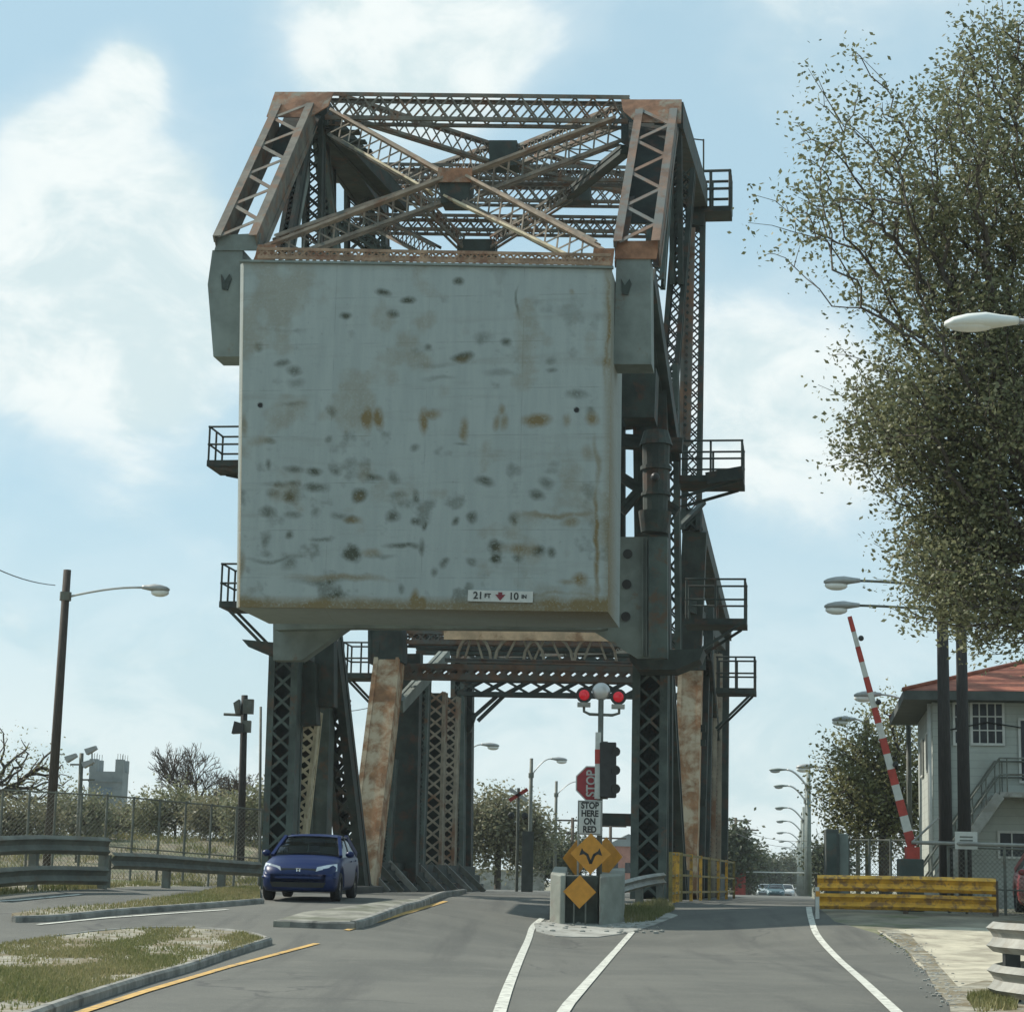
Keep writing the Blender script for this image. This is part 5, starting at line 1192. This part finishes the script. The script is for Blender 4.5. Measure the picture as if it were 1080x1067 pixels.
def grow(root_pts, targets, rmin=.012, rtop=.2, sag=0.0):
    """connect targets to the nearest node already on the tree; returns a branch mesh builder"""
    root_pts = [Vector(p) for p in root_pts]; rp = root_pts[0]
    T = np.array(targets, float); order = np.argsort(((T-np.array(root_pts[-1]))**2).sum(1))
    pos = np.zeros((len(root_pts)+len(T)*2, 3)); pl = np.zeros(len(pos)); par = []; k = 0
    for i, p in enumerate(root_pts):
        pos[k] = p; par.append(i-1); pl[k] = pl[k-1]+(root_pts[i]-root_pts[i-1]).length if i else 0; k += 1
    lo = max(1, len(root_pts)//2)
    for i in order:
        d = np.sqrt(((pos[lo:k]-T[i])**2).sum(1)); j = lo+int((d+.45*pl[lo:k]).argmin()); v = T[i]-pos[j]; L = np.linalg.norm(v)
        pos[k] = pos[j]+v*.5+rng.normal(0, .05, 3)*L+np.array((0, 0, .04*L)); pl[k] = pl[j]+L/2; par.append(j); k += 1; pos[k] = T[i]; pl[k] = pl[j]+L; par.append(k-1); k += 1
    wgt = np.ones(k)
    for i in range(k-1, 0, -1): wgt[par[i]] += wgt[i]
    rad = np.minimum(rmin*wgt**.42, rtop)
    mbx = MB()
    for i in range(1, k):
        a, b = Vector(pos[par[i]]), Vector(pos[i])
        if (b-a).length < 1e-4: continue
        mbx.tube([a, b], [float(rad[par[i]]) if par[i] >= 0 and rad[par[i]] < rad[i]*1.8 else float(rad[i])*1.25, float(rad[i])], 5 if rad[i] > .03 else 3, False)
    return mbx
def in_lobes(lobes, n):
    """random points in ellipsoids: (cx,cy,cz,rx,ry,rz,weight), denser towards the shell"""
    wsum = np.array([l[6] for l in lobes], float); wsum /= wsum.sum(); idx = rng.choice(len(lobes), n, p=wsum); u = rng.normal(0, 1, (n, 3)); u /= np.linalg.norm(u, axis=1)[:, None]
    r = rng.random(n)**.45; L = np.array([l[:6] for l in lobes])[idx]; return L[:, :3]+u*r[:, None]*L[:, 3:]
def tree(name, base, lobes, n, leafm, size, per, spread, label, trunk_h, trunk_r, group=None, cat='tree', rmin=.012, leaf=True, lean=(0, 0)):
    root = empty(name, base, 0, label, cat, group)
    T = in_lobes(lobes, n); T = T[T[:, 2] > .35]
    rp = [Vector((0, 0, -.2)), Vector((lean[0]*.3, lean[1]*.3, trunk_h*.4)), Vector((lean[0]*.7, lean[1]*.7, trunk_h*.75)), Vector((lean[0], lean[1], trunk_h))]
    grow(rp, T, rmin, trunk_r).build('trunk', BARK, root, smooth=True)
    if leaf: leaf_mesh('crown', T, size, leafm, root, spread, per)
    return root
def tree_px(name, box, D, n, leafm, size, per, spread, label, group=None, k=4, trunk_r=.2, cat='tree', rmin=.012, pxb=None, depth=None, leaf=True, trunk_f=.45):
    """a tree whose crown fills about the pixel box (x0,y0,x1,y1) at distance D"""
    x0, y0, x1, y1 = box; A = at(x0, y0, D); B = at(x1, y1, D); bx_ = at(pxb or (x0+x1)/2, y1, D); base = Vector((bx_.x, D, g(bx_.x, D)))
    W = B.x-A.x; H = A.z-base.z; cz0 = max(B.z-base.z, .3); R0 = (H-cz0)/2; lobes = []
    for i in range(k):
        fx = (i+.5)/k; rx = W/k*.95*random.uniform(.8, 1.25); rz_ = R0*random.uniform(.6, .95)
        top = H*(1-.22*abs(2*fx-1)**2)*random.uniform(.9, 1.0)
        lobes.append((A.x+W*fx-base.x, random.uniform(-.3, .3)*W*.4, top-rz_, rx, rx if depth is None else depth, rz_, rx*rz_))
        lobes.append((A.x+W*fx-base.x+random.uniform(-.2, .2)*W, random.uniform(-.3, .3)*W*.5, cz0+R0*.75, rx*.9, rx, R0*.7, rx*rz_*.5))
    return tree(name, base, lobes, n, leafm, size, per, spread, label, H*trunk_f, trunk_r, group, cat, rmin, leaf)

# big live oak on the right: crown lobes at real depths around D=33..39
def oak():
    bD = 36.0; bx_ = at(1260, 900, bD); base = Vector((bx_.x, bD, g(bx_.x, bD)))
    root = empty('live_oak', base, 0, 'large olive-green live oak filling the upper right corner above the control house', 'tree')
    L = []  # px, py, rx, ry, weight, depth spread
    for (px, py, rx, ry, wt_, dD) in [(1040, 120, 70, 90, 5.0, 0), (960, 170, 70, 60, 2.1, -1), (895, 150, 55, 50, .8, -1.5), (865, 230, 55, 45, .75, -1.5), (930, 240, 70, 60, 2.6, 0), (1000, 260, 80, 70, 6.5, .5), (870, 300, 45, 40, .5, -1.5), (1060, 240, 70, 110, 8, 1),
                                  (960, 330, 65, 50, 3.6, 0), (900, 335, 45, 30, .6, -1), (1050, 370, 70, 60, 7, 0), (960, 420, 75, 45, 7, .5), (1040, 460, 75, 60, 9, 0), (925, 455, 45, 40, 2.8, 0), (980, 510, 55, 45, 6, .5), (1050, 550, 70, 55, 8, 1), (1000, 585, 50, 45, 5, .8),
                                  (965, 610, 22, 35, 1.5, 0), (1060, 630, 55, 40, 4.5, 1), (1020, 640, 30, 24, 1.2, .5), (1130, 300, 90, 250, 10, 1), (1160, 150, 90, 140, 5, 1), (1180, 520, 100, 150, 7, 1), (1075, 40, 50, 50, 1.0, 0), (1020, 60, 40, 35, .5, 0), (845, 190, 30, 50, .3, -1.5), (880, 90, 24, 30, .3, -1), (1055, 650, 40, 25, 1.3, 0)]:
        if px < 1000: px += 14; wt_ *= .8 if px < 920 else .95
        c = at(px, py, bD+dD); L.append((c.x-base.x, c.y-base.y, c.z-base.z, rx/2200*37*1.05, 2.2, ry/2200*37*1.05, wt_))
    C_ = in_lobes(L, 1150); T = np.repeat(C_, 5, axis=0)+rng.normal(0, .30, (1150*5, 3))*np.array((1, 1, .8))
    bp_ = [Vector((0, 0, -.2)), Vector((-.1, 0, 2.2)), Vector((-.4, .1, 4.2))]
    limbs = [Vector((-.4, .1, 4.2))]
    mb1 = grow(bp_, T, .0052, .24); mb1.build('trunk', BARK, root, smooth=True)
    leaf_mesh('crown', T, .088, LOAK, root, .17, 16, .5, .6)
    return root
oak()
tree_px('olive_tree', (882, 728, 985, 915), 78, 800, LYEL, .14, 26, .36, 'yellowish olive tree behind the raised gate, left of the control house', k=3, trunk_r=.25)
tree_px('bare_tree', (-70, 752, 56, 880), 78, 420, LYEL, .10, 7, .30, 'half-bare tree at the far left edge behind the lamp pole', k=3, trunk_r=.22, rmin=.016)
def bare_tree(px, pytop, D, spread, label, seed, r0=.16):
    rnd = random.Random(seed); b_ = at(px, 900, D); b_.z = g(b_.x, b_.y); H = at(px, pytop, D).z-b_.z
    root = empty('bare_tree', b_, 0, label, 'tree'); mbx = MB()
    def br(p, d, L, r, lv):
        pts_ = [p]; q = p; dd_ = d.copy()
        for _ in range(3):
            dd_ = (dd_+Vector((rnd.gauss(0, .10), rnd.gauss(0, .10), rnd.gauss(.03, .06)))).normalized(); q = q+dd_*(L/3); pts_.append(q)
        mbx.tube(pts_, [r, r*.88, r*.76, r*.62], 6 if r > .04 else 3, False)
        if lv == 0 or r < .006: return
        for k_ in range(rnd.choice((3, 4) if lv > 3 else (2, 3, 3, 4))):
            ax = Vector((rnd.gauss(0, 1), rnd.gauss(0, 1), rnd.gauss(0, .4))).normalized(); nd = (dd_+ax*spread*rnd.uniform(.5, 1.1)).normalized()
            st_ = pts_[rnd.choice((2, 3, 3))]; br(st_, nd, L*rnd.uniform(.62, .85), max(.012, r*rnd.uniform(.5, .68)), lv-1)
    br(Vector((0, 0, -.2)), Vector((0, 0, 1)), H*.30, r0, 6)
    zm = max(v[2] for v in mbx.v); mbx.v = [(x, y, z*H/zm) for x, y, z in mbx.v]
    mbx.build('trunk', BARK, root, smooth=True)
bare_tree(193, 781, 92, .85, 'leafless grey tree standing above the bushes on the left', 3)
bare_tree(238, 806, 90, .75, 'smaller leafless tree right of the larger bare one', 8, .12)
tree_px('bare_tree', (52, 815, 100, 880), 95, 110, LDRY, .1, 3, .3, 'thin bare sapling between the lamp pole and the floodlight pole', k=2, trunk_r=.1, rmin=.016)
bl_ = [((-20, 840, 48, 915), 74, 'olive bush at the far left under the half-bare tree'), ((50, 835, 110, 915), 80, 'low bush below the concrete tower'), ((95, 850, 160, 915), 88, 'small round bush right of the concrete tower'), ((148, 830, 218, 915), 84, 'broad tawny bush below the leafless tree'), ((205, 838, 262, 915), 82, 'dull green bush beside the siren pole'), ((248, 822, 296, 915), 80, 'taller bush against the left tower post')]
for i, (bx4, D, lb_) in enumerate(bl_):
    tree_px('bush', bx4, D, 260, LBUSH if i % 2 == 0 else LDRY, .13, 26, .28, lb_, 'bushes behind the left fence', k=3, trunk_r=.06, cat='bush', rmin=.008, trunk_f=.3)
tree_px('tree', (488, 820, 562, 920), 120, 420, LBUSH, .22, 34, .42, 'dense olive tree seen inside the bridge portal on the left', k=3, trunk_r=.3)
tree_px('tree', (560, 872, 612, 930), 150, 240, LFAR, .24, 30, .42, 'low dark tree in the portal between the two street lamps', 'far trees seen through the portal', k=3)
tree_px('tree', (596, 862, 625, 930), 165, 120, LFAR, .2, 14, .42, 'sparse thin tree left of the white sign through the portal', 'far trees seen through the portal', k=2, rmin=.02)
tree_px('bare_tree', (574, 845, 600, 930), 170, 60, LFAR, .2, 2, .42, 'bare spindly tree behind the thin street lamp', None, k=2, rmin=.025)
fd = [((764, 860, 785, 940), 150, 'slim dark tree right against the bridge truss'), ((780, 885, 800, 940), 190, 'dark roadside tree next to the slim one by the truss'), ((796, 905, 818, 938), 290, 'small hazy tree at the end of the road, left side'), ((812, 900, 838, 936), 330, 'small hazy tree straight down the road'), ((835, 895, 862, 940), 420, 'rounded tree behind the row of street lamps'), ((862, 880, 885, 940), 150, 'dark tree between the lamp row and the cabinet')]
for i, (bx4, D, lb_) in enumerate(fd):
    tree_px('tree', bx4, D, 170, LFAR, .3 if D < 200 else .45, 34, .5 if D < 200 else .8, lb_, 'trees along the far road', k=2, trunk_r=.25, rmin=.02)
# utility poles beyond
for (px, py, D, lb_) in ((776, 862, 170, 'distant utility pole with crossarms right of the bridge truss'), (787, 872, 200, 'farther utility pole beside the distant one near the truss'), (604, 862, 150, 'distant bare utility pole left of the white sign in the portal'), (644, 868, 160, 'distant thin utility pole under the crossbar')):
    r_ = pole_thing('utility_pole', px, py, D, .14, WOODP, lb_, 'utility pole'); mbx = MB(); z = at(px, py+3, D); [mbx.box(z-UP*k*.9, 2.4, .12, .12) for k in (0, 1)]; local(mbx, r_).build('crossarm', WOODP, r_)

# ------------------------------------------------------------------ grass
def inpoly(x, y, poly):
    c = False; j = len(poly)-1
    for i in range(len(poly)):
        if (poly[i][1] > y) != (poly[j][1] > y) and x < (poly[j][0]-poly[i][0])*(y-poly[i][1])/(poly[j][1]-poly[i][1])+poly[i][0]: c = not c
        j = i
    return c
def grass(poly, n, h, label_name, off=.1, dens=lambda x, y: 1, wd=.012):
    x0 = min(p[0] for p in poly); x1 = max(p[0] for p in poly); y0 = min(p[1] for p in poly); y1 = max(p[1] for p in poly); V = []; val = []
    k = 0; tr = 0
    while k < n and tr < n*12:
        tr += 1; x = random.uniform(x0, x1); y = random.uniform(y0, y1)
        if random.random() > dens(x, y) or not inpoly(x, y, poly): continue
        a = random.uniform(0, 6.28); hh = h*random.uniform(.4, 1.2); le = random.uniform(0, .6)*hh; z = g(x, y)+off
        dx, dy = math.cos(a), math.sin(a); V += [(x-dx*wd, y-dy*wd, z), (x+dx*wd, y+dy*wd, z), (x+dy*le, y-dx*le, z+hh)]; c = random.random(); c = c*.6+.4*(math.sin(x*2.1+y*.7)*.5+.5); val += [c]*3; k += 1
    me = bpy.data.meshes.new('grass'); me.from_pydata(V, [], [(3*i, 3*i+1, 3*i+2) for i in range(len(V)//3)]); a_ = me.attributes.new('v', 'FLOAT', 'POINT'); a_.data.foreach_set('value', np.array(val, np.float32)); me.materials.append(GRASS)
    o = bpy.data.objects.new('grass', me); col.objects.link(o); o['kind'] = 'stuff'; return o
from mathutils import noise as mnoise
patch = lambda x, y: .05+.95*ss(mnoise.fractal((x*.8, y*.28, 3.3), 1, 2, 4), -.22, .38)
grass([Vector((-34, 61, 0)), Vector((-7.4, 61, 0)), Vector((-7.2, 90, 0)), Vector((-34, 90, 0))], 16000, .24, '', .01, patch, .02)
grass(isl1, 26000, .05, '', .10, patch); grass(isl3, 9000, .07, '', .09, lambda x, y: ss(x, -9, -5.5)*.9+.12)
grass([gp(x, y) for x, y in [(655, 960), (700, 952), (712, 960), (690, 972), (660, 975)]], 3500, .16, '', .02)
grass([gp(x, y) for x, y in [(-40, 948), (100, 938), (270, 930), (274, 926), (100, 931), (-40, 938)]], 5000, .14, '', .0, patch)
grass([gp(x, y) for x, y in [(1020, 1055), (1060, 1050), (1075, 1067), (1030, 1072)]], 2500, .10, '', .026, patch)

# ------------------------------------------------------------------ haze
hz = MB().box((0, 240, 20), 700, 560, 50).build('haze', None); hz['kind'] = 'stuff'
hm = bpy.data.materials.new('haze_air'); hm.use_nodes = True; t = NT(hm.node_tree)
pv = t.n('ShaderNodeVolumePrincipled', {'Color': (.86, .93, .96), 'Density': .00025, 'Anisotropy': 0.0}); o_ = t.n('ShaderNodeOutputMaterial'); t.t.links.new(pv.outputs[0], o_.inputs['Volume'])
hz.data.materials.append(hm)
